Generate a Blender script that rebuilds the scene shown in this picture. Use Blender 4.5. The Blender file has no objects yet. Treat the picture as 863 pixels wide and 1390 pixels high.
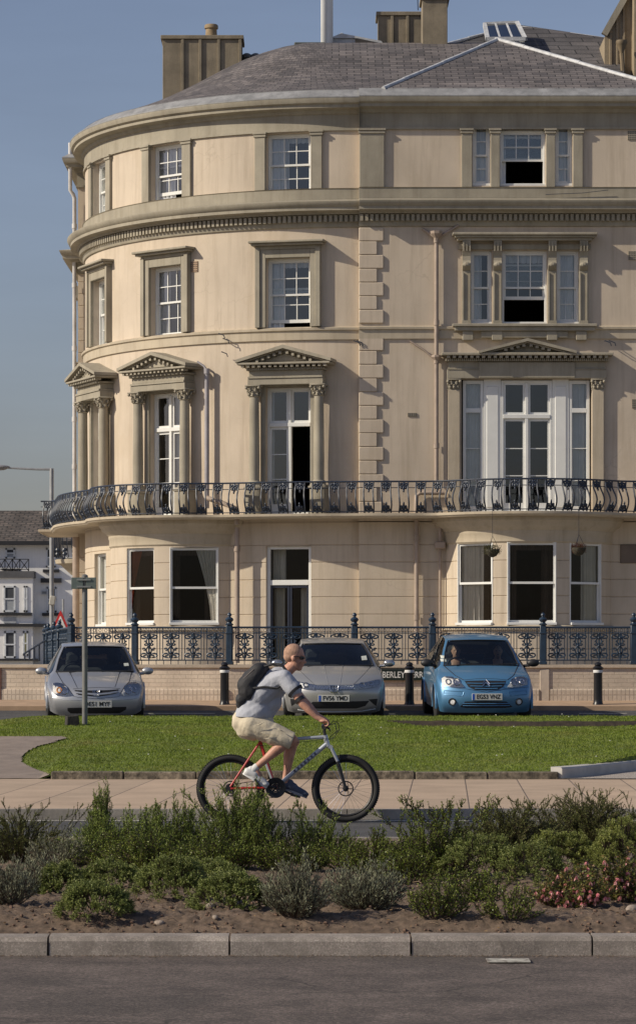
import bpy, bmesh, math, random
import numpy as np
from mathutils import Vector, Matrix, Quaternion
from mathutils.bvhtree import BVHTree
random.seed(7); RNG = np.random.default_rng(11)
PI = math.pi; R_ = math.radians
scene = bpy.context.scene
COL = scene.collection
F = 4140.0; CXP = 431.5; HZ = 894.0; EYE = 1.53

def W(px, py, Y):                       # photograph pixel at a known depth -> world point
    return Vector(((px-CXP)*Y/F, Y, EYE-(py-HZ)*Y/F))
def WX(px, Y): return (px-CXP)*Y/F
def WZ(py, Y): return EYE-(py-HZ)*Y/F

# ------------------------------------------------------------------ materials
def nodes(m):
    m.use_nodes = True; nt = m.node_tree; nt.nodes.clear()
    out = nt.nodes.new('ShaderNodeOutputMaterial'); return nt, out
def N(nt, t, **kw):
    n = nt.nodes.new(t)
    for k, v in kw.items():
        if k in n.inputs: n.inputs[k].default_value = v
        else: setattr(n, k, v)
    return n
def ramp(nt, src, stops):
    r = nt.nodes.new('ShaderNodeValToRGB'); cr = r.color_ramp
    while len(cr.elements) < len(stops): cr.elements.new(.5)
    for e, (p, c) in zip(cr.elements, stops):
        e.position = p; e.color = (c[0], c[1], c[2], 1) if not isinstance(c, (int, float)) else (c, c, c, 1)
    nt.links.new(src, r.inputs[0]); return r.outputs[0]
def mixc(nt, fac, a, b, mode='MIX'):
    m = nt.nodes.new('ShaderNodeMix'); m.data_type = 'RGBA'; m.blend_type = mode
    for i, s in ((0, fac), (6, a), (7, b)):
        if hasattr(s, 'is_output') or hasattr(s, 'links'): nt.links.new(s, m.inputs[i])
        elif isinstance(s, (int, float)): m.inputs[i].default_value = s
        else: m.inputs[i].default_value = (s[0], s[1], s[2], 1)
    return m.outputs[2]
def coord(nt, kind='Object', scale=(1,1,1), rot=(0,0,0)):
    tc = nt.nodes.new('ShaderNodeTexCoord'); mp = nt.nodes.new('ShaderNodeMapping')
    mp.inputs['Scale'].default_value = scale; mp.inputs['Rotation'].default_value = rot
    nt.links.new(tc.outputs[kind], mp.inputs[0]); return mp.outputs[0]
def noise(nt, co, scale, detail=4, rough=.55):
    n = N(nt, 'ShaderNodeTexNoise'); n.inputs['Scale'].default_value = scale
    n.inputs['Detail'].default_value = detail; n.inputs['Roughness'].default_value = rough
    nt.links.new(co, n.inputs['Vector']); return n.outputs['Fac']
MATS = {}
def mat(name, col, rough=.6, var=.18, scale=3., bump=.0, bscale=40., metal=0., spec=.5, streak=0., dirt=None, coat=0., island=0.):
    if name in MATS: return MATS[name]
    m = bpy.data.materials.new(name); nt, out = nodes(m)
    p = N(nt, 'ShaderNodeBsdfPrincipled'); nt.links.new(p.outputs[0], out.inputs[0])
    p.inputs['Roughness'].default_value = rough; p.inputs['Metallic'].default_value = metal
    p.inputs['Specular IOR Level'].default_value = spec; p.inputs['Coat Weight'].default_value = coat
    p.inputs['Coat Roughness'].default_value = .05
    co = coord(nt)
    f = noise(nt, co, scale, 6)
    c0 = tuple(max(0, c*(1-var)) for c in col); c1 = tuple(min(1, c*(1+var)) for c in col)
    c = ramp(nt, f, [(.3, c0), (.7, c1)])
    f3 = noise(nt, co, max(scale*13, bscale*.7 if bump else 0), 4)
    if island:
        g = N(nt, 'ShaderNodeNewGeometry'); c = mixc(nt, 1.0, c, ramp(nt, g.outputs['Random Per Island'], [(0., 1-island), (1., 1+island*.4)]), 'MULTIPLY')
    c = mixc(nt, 1.0, c, ramp(nt, f3, [(.25, 1-var*.5), (.75, 1+var*.0)]), 'MULTIPLY')
    if streak:
        cs = coord(nt, scale=(5, 5, .35)); fs = noise(nt, cs, 1.3, 6, .65)
        d = dirt or tuple(x*.45 for x in col)
        c = mixc(nt, ramp(nt, fs, [(.48, 0.), (.72, streak)]), c, d)
        c = mixc(nt, ramp(nt, noise(nt, coord(nt, scale=(1,1,.6)), .9, 8, .7), [(.52, 0.), (.70, streak*.45)]), c, d)
    nt.links.new(c, p.inputs['Base Color'])
    if bump:
        b = N(nt, 'ShaderNodeBump'); b.inputs['Strength'].default_value = bump; b.inputs['Distance'].default_value = .01
        nt.links.new(noise(nt, co, bscale, 5, .6), b.inputs['Height']); nt.links.new(b.outputs[0], p.inputs['Normal'])
    MATS[name] = m; return m

def cracks(m, scale, width, col, strength=.8, blotch=None):
    nt = m.node_tree; p = [n for n in nt.nodes if n.type == 'BSDF_PRINCIPLED'][0]; src = p.inputs['Base Color'].links[0].from_socket
    co = coord(nt); nz = N(nt, 'ShaderNodeTexNoise'); nz.inputs['Scale'].default_value = scale*2.2; nz.inputs['Detail'].default_value = 5; nt.links.new(co, nz.inputs['Vector'])
    ad = N(nt, 'ShaderNodeVectorMath'); ad.operation = 'MULTIPLY_ADD'; nt.links.new(nz.outputs['Color'], ad.inputs[0]); ad.inputs[1].default_value = (.55/scale,)*3; nt.links.new(co, ad.inputs[2])
    v = N(nt, 'ShaderNodeTexVoronoi'); v.feature = 'DISTANCE_TO_EDGE'; v.inputs['Scale'].default_value = scale; nt.links.new(ad.outputs[0], v.inputs['Vector'])
    ck = ramp(nt, v.outputs['Distance'], [(0., strength), (width, 0.)]); msk = ramp(nt, noise(nt, co, scale*.6, 2), [(.5, 0.), (.62, 1.)])
    fac = mixc(nt, 1., ck, msk, 'MULTIPLY'); c = mixc(nt, fac, src, col)
    if blotch: c = mixc(nt, ramp(nt, noise(nt, co, blotch[0], 7, .7), [(.54, 0.), (.6, blotch[2])]), c, blotch[1])
    nt.links.new(c, p.inputs['Base Color'])
def speckle(m, scale, amt):
    nt = m.node_tree; p = [n for n in nt.nodes if n.type == 'BSDF_PRINCIPLED'][0]; src = p.inputs['Base Color'].links[0].from_socket
    v = N(nt, 'ShaderNodeTexVoronoi'); v.inputs['Scale'].default_value = scale; nt.links.new(coord(nt), v.inputs['Vector'])
    s = N(nt, 'ShaderNodeSeparateColor'); nt.links.new(v.outputs['Color'], s.inputs[0])
    nt.links.new(mixc(nt, 1., src, ramp(nt, s.outputs[0], [(0., 1-amt), (.7, 1.), (1., 1+amt)]), 'MULTIPLY'), p.inputs['Base Color'])
def brick_mat(name, c1, c2, mortar, bw, bh, ms=.012, rough=.8, bump=.5, kind='UV', off=.5, var=.15, squash=1, freq=2):
    if name in MATS: return MATS[name]
    m = bpy.data.materials.new(name); nt, out = nodes(m)
    p = N(nt, 'ShaderNodeBsdfPrincipled'); nt.links.new(p.outputs[0], out.inputs[0]); p.inputs['Roughness'].default_value = rough
    co = coord(nt, kind)
    b = N(nt, 'ShaderNodeTexBrick'); b.offset = off
    b.inputs['Scale'].default_value = 1; b.inputs['Brick Width'].default_value = bw; b.inputs['Row Height'].default_value = bh
    b.inputs['Mortar Size'].default_value = ms; b.inputs['Mortar Smooth'].default_value = .3
    b.inputs['Color1'].default_value = (*c1, 1); b.inputs['Color2'].default_value = (*c2, 1); b.inputs['Mortar'].default_value = (*mortar, 1)
    nt.links.new(co, b.inputs['Vector'])
    oc = coord(nt); f = noise(nt, oc, 1.2, 6)
    c = mixc(nt, 1., b.outputs['Color'], ramp(nt, f, [(.3, 1-var*1.6), (.7, 1.0+var)]), 'MULTIPLY')
    f2 = noise(nt, oc, 25, 5)
    c = mixc(nt, 1., c, ramp(nt, f2, [(.3, 1-var), (.7, 1.0+var*.6)]), 'MULTIPLY')
    nt.links.new(c, p.inputs['Base Color'])
    bp = N(nt, 'ShaderNodeBump'); bp.inputs['Strength'].default_value = bump; bp.inputs['Distance'].default_value = .012; bp.invert = True
    nt.links.new(b.outputs['Fac'], bp.inputs['Height'])
    b2 = N(nt, 'ShaderNodeBump'); b2.inputs['Strength'].default_value = bump*.5; b2.inputs['Distance'].default_value = .01
    nt.links.new(f2, b2.inputs['Height']); nt.links.new(bp.outputs[0], b2.inputs['Normal']); nt.links.new(b2.outputs[0], p.inputs['Normal'])
    MATS[name] = m; return m

def glass_mat(name, tint=(.8,.85,.85), refl=1.0, rough=.02, base=.05):
    if name in MATS: return MATS[name]
    m = bpy.data.materials.new(name); nt, out = nodes(m)
    tr = N(nt, 'ShaderNodeBsdfTransparent'); tr.inputs[0].default_value = (*tint, 1)
    gl = N(nt, 'ShaderNodeBsdfGlossy'); gl.inputs['Roughness'].default_value = rough; gl.inputs[0].default_value = (refl, refl, refl, 1)
    fr = N(nt, 'ShaderNodeFresnel'); fr.inputs[0].default_value = 1.5
    ad = N(nt, 'ShaderNodeMath'); ad.operation = 'ADD'; ad.inputs[1].default_value = base; nt.links.new(fr.outputs[0], ad.inputs[0])
    co = coord(nt); b = N(nt, 'ShaderNodeBump'); b.inputs['Strength'].default_value = .12; b.inputs['Distance'].default_value = .02
    nt.links.new(noise(nt, co, 1.6, 2), b.inputs['Height']); nt.links.new(b.outputs[0], gl.inputs['Normal'])
    mx = N(nt, 'ShaderNodeMixShader'); nt.links.new(ad.outputs[0], mx.inputs[0]); nt.links.new(tr.outputs[0], mx.inputs[1]); nt.links.new(gl.outputs[0], mx.inputs[2])
    nt.links.new(mx.outputs[0], out.inputs[0]); MATS[name] = m; return m

def leaf_mat(name, ca, cb, cc=None, rough=.55, trans=.25, ps=6, dry=None):
    if name in MATS: return MATS[name]
    m = bpy.data.materials.new(name); nt, out = nodes(m)
    p = N(nt, 'ShaderNodeBsdfPrincipled'); p.inputs['Roughness'].default_value = rough; p.inputs['Specular IOR Level'].default_value = .3
    g = N(nt, 'ShaderNodeNewGeometry')
    st = [(0., ca), (.6, cb)] + ([(1., cc)] if cc else [])
    c = ramp(nt, g.outputs['Random Per Island'], st)
    co = coord(nt); c = mixc(nt, 1., c, ramp(nt, noise(nt, co, ps, 3), [(.3, .65), (.7, 1.15)]), 'MULTIPLY')
    if dry: c = mixc(nt, ramp(nt, noise(nt, co, .7, 5, .65), [(.5, 0.), (.72, .75)]), c, dry)
    nt.links.new(c, p.inputs['Base Color'])
    t = N(nt, 'ShaderNodeBsdfTranslucent'); nt.links.new(c, t.inputs[0])
    mx = N(nt, 'ShaderNodeMixShader'); mx.inputs[0].default_value = trans
    nt.links.new(p.outputs[0], mx.inputs[1]); nt.links.new(t.outputs[0], mx.inputs[2]); nt.links.new(mx.outputs[0], out.inputs[0])
    MATS[name] = m; return m

# ------------------------------------------------------------------ objects
def empty(name, loc=(0,0,0), rot=(0,0,0)):
    o = bpy.data.objects.new(name, None); COL.objects.link(o); o.location = loc; o.rotation_euler = rot
    o.empty_display_size = .3; return o
def tag(o, label=None, cat=None, group=None, kind=None):
    if label: o['label'] = label
    if cat: o['category'] = cat
    if group: o['group'] = group
    if kind: o['kind'] = kind
    return o
def thing(name, label, cat, loc=(0,0,0), rot=(0,0,0), group=None):
    return tag(empty(name, loc, rot), label, cat, group)
def root_of(p):
    while p.parent: p = p.parent
    return p

class MB:
    def __init__(s): s.v = []; s.f = []; s.uv = []; s.mi = []; s.cur = 0
    def add(s, vs, fs, M=None, uvs=None):
        b = len(s.v)
        s.v += [tuple(M @ Vector(p)) for p in vs] if M is not None else [tuple(p) for p in vs]
        for k, f in enumerate(fs):
            s.f.append([i+b for i in f]); s.mi.append(s.cur)
            s.uv.append([uvs[i] for i in f] if uvs else None)
    def box(s, x0, x1, y0, y1, z0, z1, M=None):
        vs = [(x0,y0,z0),(x1,y0,z0),(x1,y1,z0),(x0,y1,z0),(x0,y0,z1),(x1,y0,z1),(x1,y1,z1),(x0,y1,z1)]
        s.add(vs, [(0,3,2,1),(4,5,6,7),(0,1,5,4),(1,2,6,5),(2,3,7,6),(3,0,4,7)], M)
    def bbox(s, x0, x1, y0, y1, z0, z1, M=None, b=.01):       # box with chamfered front and vertical edges
        s.prism([(x0+b,z0),(x1-b,z0),(x1,z0+b),(x1,z1-b),(x1-b,z1),(x0+b,z1),(x0,z1-b),(x0,z0+b)], y0+b, y1, M, cap=b)
    def prism(s, poly, y0, y1, M=None, cap=0):                # polygon in x,z extruded along y
        n = len(poly); cx = sum(p[0] for p in poly)/n; cz = sum(p[1] for p in poly)/n
        vs = [(x,y0,z) for x,z in poly]+[(x,y1,z) for x,z in poly]
        fs = [[(i+1)%n, i, i+n, (i+1)%n+n] for i in range(n)]
        if cap:
            vs += [(x-(cap if x>cx else -cap), y0-cap, z-(cap if z>cz else -cap)) for x,z in poly]
            fs += [[i, (i+1)%n, (i+1)%n+2*n, i+2*n] for i in range(n)]+[[2*n+i for i in range(n)]]
        else: fs += [[i for i in range(n)]]
        fs += [[2*n-1-i for i in range(n)]]
        s.add(vs, fs, M)
    def tube(s, pts, r, n=6, M=None, cap=True, closed=False):
        pts = [Vector(p) for p in pts]; m = len(pts)
        rs = r if isinstance(r, (list, tuple)) else [r]*m
        vs = []; prev = None
        for i, p in enumerate(pts):
            if closed: t = pts[(i+1)%m]-pts[i-1]
            else: t = pts[min(i+1,m-1)]-pts[max(i-1,0)]
            if t.length < 1e-9: t = Vector((0,0,1))
            t.normalize()
            if prev is None:
                a = Vector((0,1,0)) if abs(t.y) < .9 else Vector((1,0,0)); u = t.cross(a).normalized()
            else: u = (prev-t*prev.dot(t)).normalized()
            prev = u; w = t.cross(u)
            for k in range(n):
                a = 2*PI*(k+.5)/n; vs.append(p+(u*math.cos(a)+w*math.sin(a))*rs[i])
        fs = []
        for i in range(m if closed else m-1):
            j = (i+1)%m
            for k in range(n): fs.append([i*n+k, i*n+(k+1)%n, j*n+(k+1)%n, j*n+k])
        if cap and not closed: fs += [[k for k in range(n)][::-1], [(m-1)*n+k for k in range(n)]]
        s.add(vs, fs, M)
    def lathe(s, prof, n=12, M=None):                         # prof = (r,z)
        vs = []; fs = []
        for r, z in prof: vs += [(r*math.cos(2*PI*(k+.5)/n), r*math.sin(2*PI*(k+.5)/n), z) for k in range(n)]
        for i in range(len(prof)-1):
            for k in range(n): fs.append([i*n+k, i*n+(k+1)%n, (i+1)*n+(k+1)%n, (i+1)*n+k])
        fs += [[k for k in range(n)][::-1], [(len(prof)-1)*n+k for k in range(n)]]
        s.add(vs, fs, M)
    def ell(s, c, r, nu=10, nv=7, M=None, rot=None):
        r = (r,r,r) if isinstance(r, (int,float)) else r
        vs = []; fs = []
        T = Matrix.Translation(c) @ (rot.to_4x4() if rot is not None else Matrix())
        if M is not None: T = M @ T
        for j in range(1, nv):
            a = PI*j/nv
            for k in range(nu): b = 2*PI*k/nu; vs.append((r[0]*math.sin(a)*math.cos(b), r[1]*math.sin(a)*math.sin(b), r[2]*math.cos(a)))
        for j in range(nv-2):
            for k in range(nu): fs.append([j*nu+k, (j+1)*nu+k, (j+1)*nu+(k+1)%nu, j*nu+(k+1)%nu])
        t = len(vs); vs += [(0,0,r[2]), (0,0,-r[2])]
        for k in range(nu): fs.append([t, k, (k+1)%nu]); fs.append([t+1, (nv-2)*nu+(k+1)%nu, (nv-2)*nu+k])
        s.add(vs, fs, T)
    def caps(s, a, b, ra, rb, n=14):                          # closed tapered capsule
        a = Vector(a); b = Vector(b); d = b-a; L = max(d.length, 1e-6)
        q = Vector((0,0,1)).rotation_difference(d.normalized()).to_matrix().to_4x4()
        pr = []
        for k in range(1, 5): t = -PI/2+PI/2*k/4; pr.append((ra*math.cos(t), ra*math.sin(t)))
        for k in range(0, 4): t = PI/2*k/4; pr.append((rb*math.cos(t), L+rb*math.sin(t)))
        s.lathe(pr, n, Matrix.Translation(a) @ q)
    def build(s, name, m, parent=None, smooth=None, local=False):
        me = bpy.data.meshes.new(name)
        if parent is not None and not local:
            inv = mworld(parent).inverted(); vs = [tuple(inv @ Vector(p)) for p in s.v]
        else: vs = s.v
        me.from_pydata(vs, [], s.f); me.validate(clean_customdata=False)
        ms = m if isinstance(m, (list, tuple)) else [m]
        for x in ms: me.materials.append(x)
        if len(ms) > 1 and len(me.polygons) == len(s.f): me.polygons.foreach_set('material_index', s.mi)
        if any(u for u in s.uv) and len(me.polygons) == len(s.f):
            l = me.uv_layers.new(name='UVMap'); d = []
            for f, u in zip(s.f, s.uv): d += [c for p in (u or [(0,0)]*len(f)) for c in p]
            l.data.foreach_set('uv', d)
        if smooth is not None:
            me.polygons.foreach_set('use_smooth', [True]*len(me.polygons)); me.set_sharp_from_angle(angle=R_(smooth))
        me.update()
        o = bpy.data.objects.new(name, me); COL.objects.link(o)
        if parent is not None: o.parent = parent
        return o
def mworld(o):
    M = Matrix.LocRotScale(o.location, o.rotation_euler, o.scale)
    return mworld(o.parent) @ M if o.parent else M

def evalmesh(o, name, m, parent=None, smooth=True):          # apply modifiers
    dg = bpy.context.evaluated_depsgraph_get(); dg.update()
    me = bpy.data.meshes.new_from_object(o.evaluated_get(dg)); me.name = name
    bpy.data.objects.remove(o); me.materials.clear(); me.materials.append(m)
    if smooth: me.polygons.foreach_set('use_smooth', [True]*len(me.polygons))
    n = bpy.data.objects.new(name, me); COL.objects.link(n)
    if parent is not None: n.parent = parent
    return n
def blob(mb, name, m, parent=None, vox=.008, it=4, fac=.6):  # voxel union of overlapping closed shapes
    o = mb.build(name+'_src', m, parent); o.parent = None
    r = o.modifiers.new('r', 'REMESH'); r.mode = 'VOXEL'; r.voxel_size = vox
    sm = o.modifiers.new('s', 'SMOOTH'); sm.iterations = it; sm.factor = fac
    return evalmesh(o, name, m, parent)

class Path:                                                   # plan line, left to right seen from the front; outward = towards the viewer
    def __init__(s, pts, closed=False):
        s.p = [Vector((a, b)) for a, b in pts]; s.L = [0]
        for a, b in zip(s.p, s.p[1:]): s.L.append(s.L[-1]+(b-a).length)
        s.len = s.L[-1]; s.n = []
        for i in range(len(s.p)):
            ns = []
            if i > 0: d = (s.p[i]-s.p[i-1]).normalized(); ns.append(Vector((d.y, -d.x)))
            if i < len(s.p)-1: d = (s.p[i+1]-s.p[i]).normalized(); ns.append(Vector((d.y, -d.x)))
            if len(ns) == 2:
                m = (ns[0]+ns[1]).normalized(); m = m/max(.35, m.dot(ns[0]))
            else: m = ns[0]
            s.n.append(m)
    def seg(s, t):
        t = min(max(t, 0), s.len)
        for i in range(len(s.p)-1):
            if t <= s.L[i+1]+1e-9: return i, (t-s.L[i])/max(1e-9, s.L[i+1]-s.L[i])
        return len(s.p)-2, 1.
    def pos(s, t, o=0., z=0.):
        i, k = s.seg(t); p = s.p[i].lerp(s.p[i+1], k); n = s.n[i].lerp(s.n[i+1], k)
        return Vector((p.x+n.x*o, p.y+n.y*o, z))
    def frame(s, t):                                          # local x right, y inward, z up
        i, k = s.seg(t); p = s.p[i].lerp(s.p[i+1], k); n = s.n[i].lerp(s.n[i+1], k).normalized()
        M = Matrix(((-n.y, -n.x, 0, p.x), (n.x, -n.y, 0, p.y), (0, 0, 1, 0), (0, 0, 0, 1))); return M
    def at_px(s, px):                                         # parameter whose point shows at this picture column (nearest to viewer)
        best = None
        for k in range(2001):
            t = s.len*k/2000; p = s.pos(t); x = CXP+p.x*F/p.y
            e = abs(x-px)
            if best is None or e < best[0]-1e-6: best = (e, t)
        return best[1]

def sweep(mb, path, prof, s0=0, s1=None, cap=True):           # prof = list of (outward, z), bottom to top
    s1 = path.len if s1 is None else s1
    ts = sorted(set([s0, s1]+[t for t in path.L if s0 < t < s1])); n = len(prof)
    vs = [path.pos(t, o, z) for t in ts for o, z in prof]; fs = []
    uv = []; cl = [0]
    for a, b in zip(prof, prof[1:]): cl.append(cl[-1]+math.hypot(b[0]-a[0], b[1]-a[1]))
    uv = [(t, c) for t in ts for c in cl]
    for i in range(len(ts)-1):
        for k in range(n-1): fs.append([i*n+k, (i+1)*n+k, (i+1)*n+k+1, i*n+k+1])
    if cap: fs += [[k for k in range(n)], [(len(ts)-1)*n+k for k in range(n)][::-1]]
    mb.add(vs, fs, None, uv)

def wall(mb, path, s0, s1, z0, z1, holes=(), depth=.2, grooves=(), gd=.02, ds=.5, thick=0):
    ss = set([s0, s1]+[t for t in path.L if s0 < t < s1]); zs = set([z0, z1]); G = {}
    for a, b, c, d in holes: ss |= {a, b}; zs |= {c, d}
    for g in grooves:
        if z0 < g < z1: zs |= {g-.014, g, g+.014}; G[round(g, 5)] = 1
    ss = sorted(t for t in ss if s0-1e-6 <= t <= s1+1e-6); zs = sorted(t for t in zs if z0-1e-6 <= t <= z1+1e-6)
    ss = [t for i, t in enumerate(ss) if i == 0 or t-ss[i-1] > 1e-4]; zs = [t for i, t in enumerate(zs) if i == 0 or t-zs[i-1] > 1e-4]
    nz = len(zs)
    vs = [path.pos(a, -gd if round(b, 5) in G else 0, b) for a in ss for b in zs]; uv = [(a, b) for a in ss for b in zs]; fs = []
    for i in range(len(ss)-1):
        for j in range(nz-1):
            cs = (ss[i]+ss[i+1])/2; cz = (zs[j]+zs[j+1])/2
            if any(a < cs < b and c < cz < d for a, b, c, d in holes): continue
            fs.append([i*nz+j, (i+1)*nz+j, (i+1)*nz+j+1, i*nz+j+1])
    mb.add(vs, fs, None, uv)
    for a, b, c, d in holes:
        P = lambda t, o, z: path.pos(t, o, z)
        for q in ([P(a,0,c),P(a,0,d),P(a,-depth,d),P(a,-depth,c)], [P(b,0,d),P(b,0,c),P(b,-depth,c),P(b,-depth,d)],
                  [P(a,0,d),P(b,0,d),P(b,-depth,d),P(a,-depth,d)], [P(b,0,c),P(a,0,c),P(a,-depth,c),P(b,-depth,c)]):
            mb.add(q, [(0,1,2,3)], None, [(0,0),(0,.1),(.1,.1),(.1,0)])
def arc(cx, cy, r, a0, a1, n=32):     # angle measured from straight ahead (towards viewer), positive to the left
    return [(cx-r*math.sin(R_(a0+(a1-a0)*k/n)), cy-r*math.cos(R_(a0+(a1-a0)*k/n))) for k in range(n+1)]
def text(s, size, M, m, name, parent, depth=.001, align='CENTER', sx=1., bold=0.):
    c = bpy.data.curves.new(name, 'FONT'); c.body = s; c.size = size; c.extrude = depth; c.align_x = align; c.align_y = 'CENTER'; c.offset = bold
    o = bpy.data.objects.new(name, c); COL.objects.link(o)
    dg = bpy.context.evaluated_depsgraph_get(); me = bpy.data.meshes.new_from_object(o.evaluated_get(dg))
    bpy.data.objects.remove(o); me.transform(M @ Matrix.Diagonal((sx,1,1,1))); me.materials.clear(); me.materials.append(m)
    if parent is not None: me.transform(mworld(parent).inverted())
    n = bpy.data.objects.new(name, me); COL.objects.link(n); n.parent = parent; return n
UPR = Matrix.Rotation(PI/2, 4, 'X')     # text in XY -> standing, facing -Y
# ------------------------------------------------------------------ camera, sky, sun
cam = bpy.data.cameras.new('camera'); co_ = bpy.data.objects.new('camera', cam); COL.objects.link(co_)
co_.location = (0, 0, EYE); co_.rotation_euler = (PI/2, 0, 0)
cam.sensor_fit = 'AUTO'; cam.sensor_width = 36; cam.lens = F/1390*36; cam.shift_y = (HZ-695)/1390; cam.shift_x = 0
cam.clip_start = .5; cam.clip_end = 6000; scene.camera = co_
SUN = Vector((-3, -.92, 1.95)).normalized()
el = math.asin(SUN.z); az = math.atan2(SUN.x, SUN.y)         # azimuth clockwise from +Y
w = bpy.data.worlds.new('World'); scene.world = w; w.use_nodes = True; nt = w.node_tree; nt.nodes.clear()
sk = nt.nodes.new('ShaderNodeTexSky'); sk.sky_type = 'NISHITA'; sk.sun_disc = False; sk.sun_elevation = el; sk.sun_rotation = az
sk.air_density = 1.0; sk.dust_density = .6; sk.ozone_density = 2.0; sk.altitude = 0
bg = nt.nodes.new('ShaderNodeBackground'); bg.inputs[1].default_value = .097
mx = nt.nodes.new('ShaderNodeMix'); mx.data_type = 'RGBA'; mx.blend_type = 'MULTIPLY'; mx.inputs[0].default_value = 1
tc_ = nt.nodes.new('ShaderNodeTexCoord'); sp_ = nt.nodes.new('ShaderNodeSeparateXYZ'); nt.links.new(tc_.outputs['Generated'], sp_.inputs[0])
hzn = ramp(nt, sp_.outputs[2], [(0., (.50,.54,.60)), (.06, (.60,.63,.68)), (.18, (.86,.87,.88)), (.4, (1,1,1))])
cl_ = noise(nt, coord(nt, 'Generated', (1.5,1.5,9)), 2.2, 5, .6); hzn = mixc(nt, 1., hzn, ramp(nt, cl_, [(.35, .94), (.7, 1.07)]), 'MULTIPLY')
nt.links.new(mixc(nt, 1., sk.outputs[0], hzn, 'MULTIPLY'), mx.inputs[6]); mx.inputs[7].default_value = (1.13, .95, .955, 1)
wo = nt.nodes.new('ShaderNodeOutputWorld'); nt.links.new(mx.outputs[2], bg.inputs[0]); nt.links.new(bg.outputs[0], wo.inputs[0])
sl = bpy.data.lights.new('sun', 'SUN'); sl.energy = 4.4; sl.angle = R_(.55); sl.color = (1, .90, .73)
so = bpy.data.objects.new('sun', sl); COL.objects.link(so); so.rotation_euler = SUN.to_track_quat('Z', 'Y').to_euler(); so.location = (-30, -10, 30)
scene.view_settings.view_transform = 'Standard'; scene.view_settings.look = 'None'; scene.view_settings.exposure = 0; scene.view_settings.gamma = 1
scene.view_settings.use_curve_mapping = False
scene.render.resolution_x = 635; scene.render.resolution_y = 1024

def hsh(x, y): return math.sin(x*12.9898+y*78.233)*43758.5453 % 1
def vn(x, y):
    xi, yi = math.floor(x), math.floor(y); fx, fy = x-xi, y-yi; fx = fx*fx*(3-2*fx); fy = fy*fy*(3-2*fy)
    return (hsh(xi,yi)*(1-fx)+hsh(xi+1,yi)*fx)*(1-fy)+(hsh(xi,yi+1)*(1-fx)+hsh(xi+1,yi+1)*fx)*fy
def fbm(x, y, o=4):
    s = 0; a = .5
    for k in range(o): s += a*vn(x+k*7.3, y-k*3.1); x *= 2.03; y *= 2.03; a *= .5
    return s
def grid(fn, x0, x1, nx, y0, y1, ny, skip=None, uvf=None):
    mb = MB(); xs = [x0+(x1-x0)*i/nx for i in range(nx+1)]; ys = [y0+(y1-y0)*j/ny for j in range(ny+1)]
    vs = [(x, y, fn(x, y)) for x in xs for y in ys]; fs = []
    for i in range(nx):
        for j in range(ny):
            if skip and skip((xs[i]+xs[i+1])/2, (ys[j]+ys[j+1])/2): continue
            a = i*(ny+1)+j; fs.append([a, a+ny+1, a+ny+2, a+1])
    mb.add(vs, fs, None, [(v[0], v[1]) for v in vs]); return mb

asph = mat('asphalt', (.075, .073, .072), .9, .25, 1.5, .6, 120)
asph_red = mat('asphalt_warm', (.145, .115, .098), .9, .38, 2.5, .8, 160)
cracks(asph_red, .9, .012, (.03,.025,.02), .85, (.5, (.085,.07,.06), .55)); speckle(asph_red, 95, .5); speckle(asph, 60, .3)
m = grid(lambda x, y: -.25, -3000, 3000, 2, -300, 4000, 2); tag(m.build('ground', mat('earth', (.16,.15,.11), .95, .2, .3)), kind='structure')
# near carriageway (in front of the planting bed)
m = grid(lambda x, y: 0.012*(fbm(x*2, y*2)-.5)*.3, -14, 14, 28, 4, 15.72, 24); tag(m.build('near_road', asph_red), kind='structure')
paint = mat('road_paint', (.46,.44,.38), .8, .5, 18); cracks(paint, 14, .1, (.13,.10,.09), .9, (16, (.14,.11,.095), .9))
m = MB(); m.box(WX(660,15.4), WX(718,15.4), 15.30, 15.47, .006, .010); tag(m.build('road_marking', paint), kind='structure')
# near kerb, stone by stone
def kerb_mat(n, c):
    return mat(n, c, .85, .28, 5, .8, 210, streak=.4, island=.22)
kst = kerb_mat('granite_kerb', (.36,.315,.275))
m = MB(); px0 = 65-246.3*6
sc_k = 264.0
for k in range(18):
    a = (px0+246.3*k-CXP)/sc_k; b = a+246.3/sc_k
    dz = random.uniform(-.003,.003); dy = random.uniform(-.004,.004)
    m.prism([(15.70+dy,-.1),(15.705+dy,.075+dz),(15.725+dy,.098+dz),(15.86+dy,.103+dz),(15.86+dy,-.1)][::-1], a+.005, b-.005, Matrix(((0,1,0,0),(1,0,0,0),(0,0,1,0),(0,0,0,1))))
tag(m.build('near_kerb', kst), kind='structure')
# soil bed
def soilz(x, y):
    k = min(1, (y-15.85)/.3)
    c = fbm(x*9, y*9, 3); c2 = vn(x*26, y*26)
    return .065+.05*k+.04*fbm(x*1.3, y*1.3)*k+(.03*c+.028*c2*c2+.02*vn(x*55, y*55)**2)*k-.02*(1-k)
soilm = mat('soil', (.19,.135,.095), .95, .5, 22, 1.0, 260)
m = grid(soilz, -3.6, 3.6, 300, 15.84, 20.2, 190); tag(m.build('soil_bed', soilm, smooth=60), kind='structure')
m = grid(lambda x, y: .1, -14, -3.6, 8, 15.84, 24, 8); m2 = grid(lambda x, y: .1, 3.6, 14, 8, 15.84, 24, 8); m3 = grid(lambda x, y: .11, -3.6, 3.6, 8, 20.2, 24, 8)
for q in (m2, m3): m.add(q.v, q.f)
tag(m.build('soil', soilm), kind='structure')
m = MB(); m.box(-14, 14, 24, 24.13, -.15, .12); tag(m.build('median_kerb', kst), kind='structure')
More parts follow.
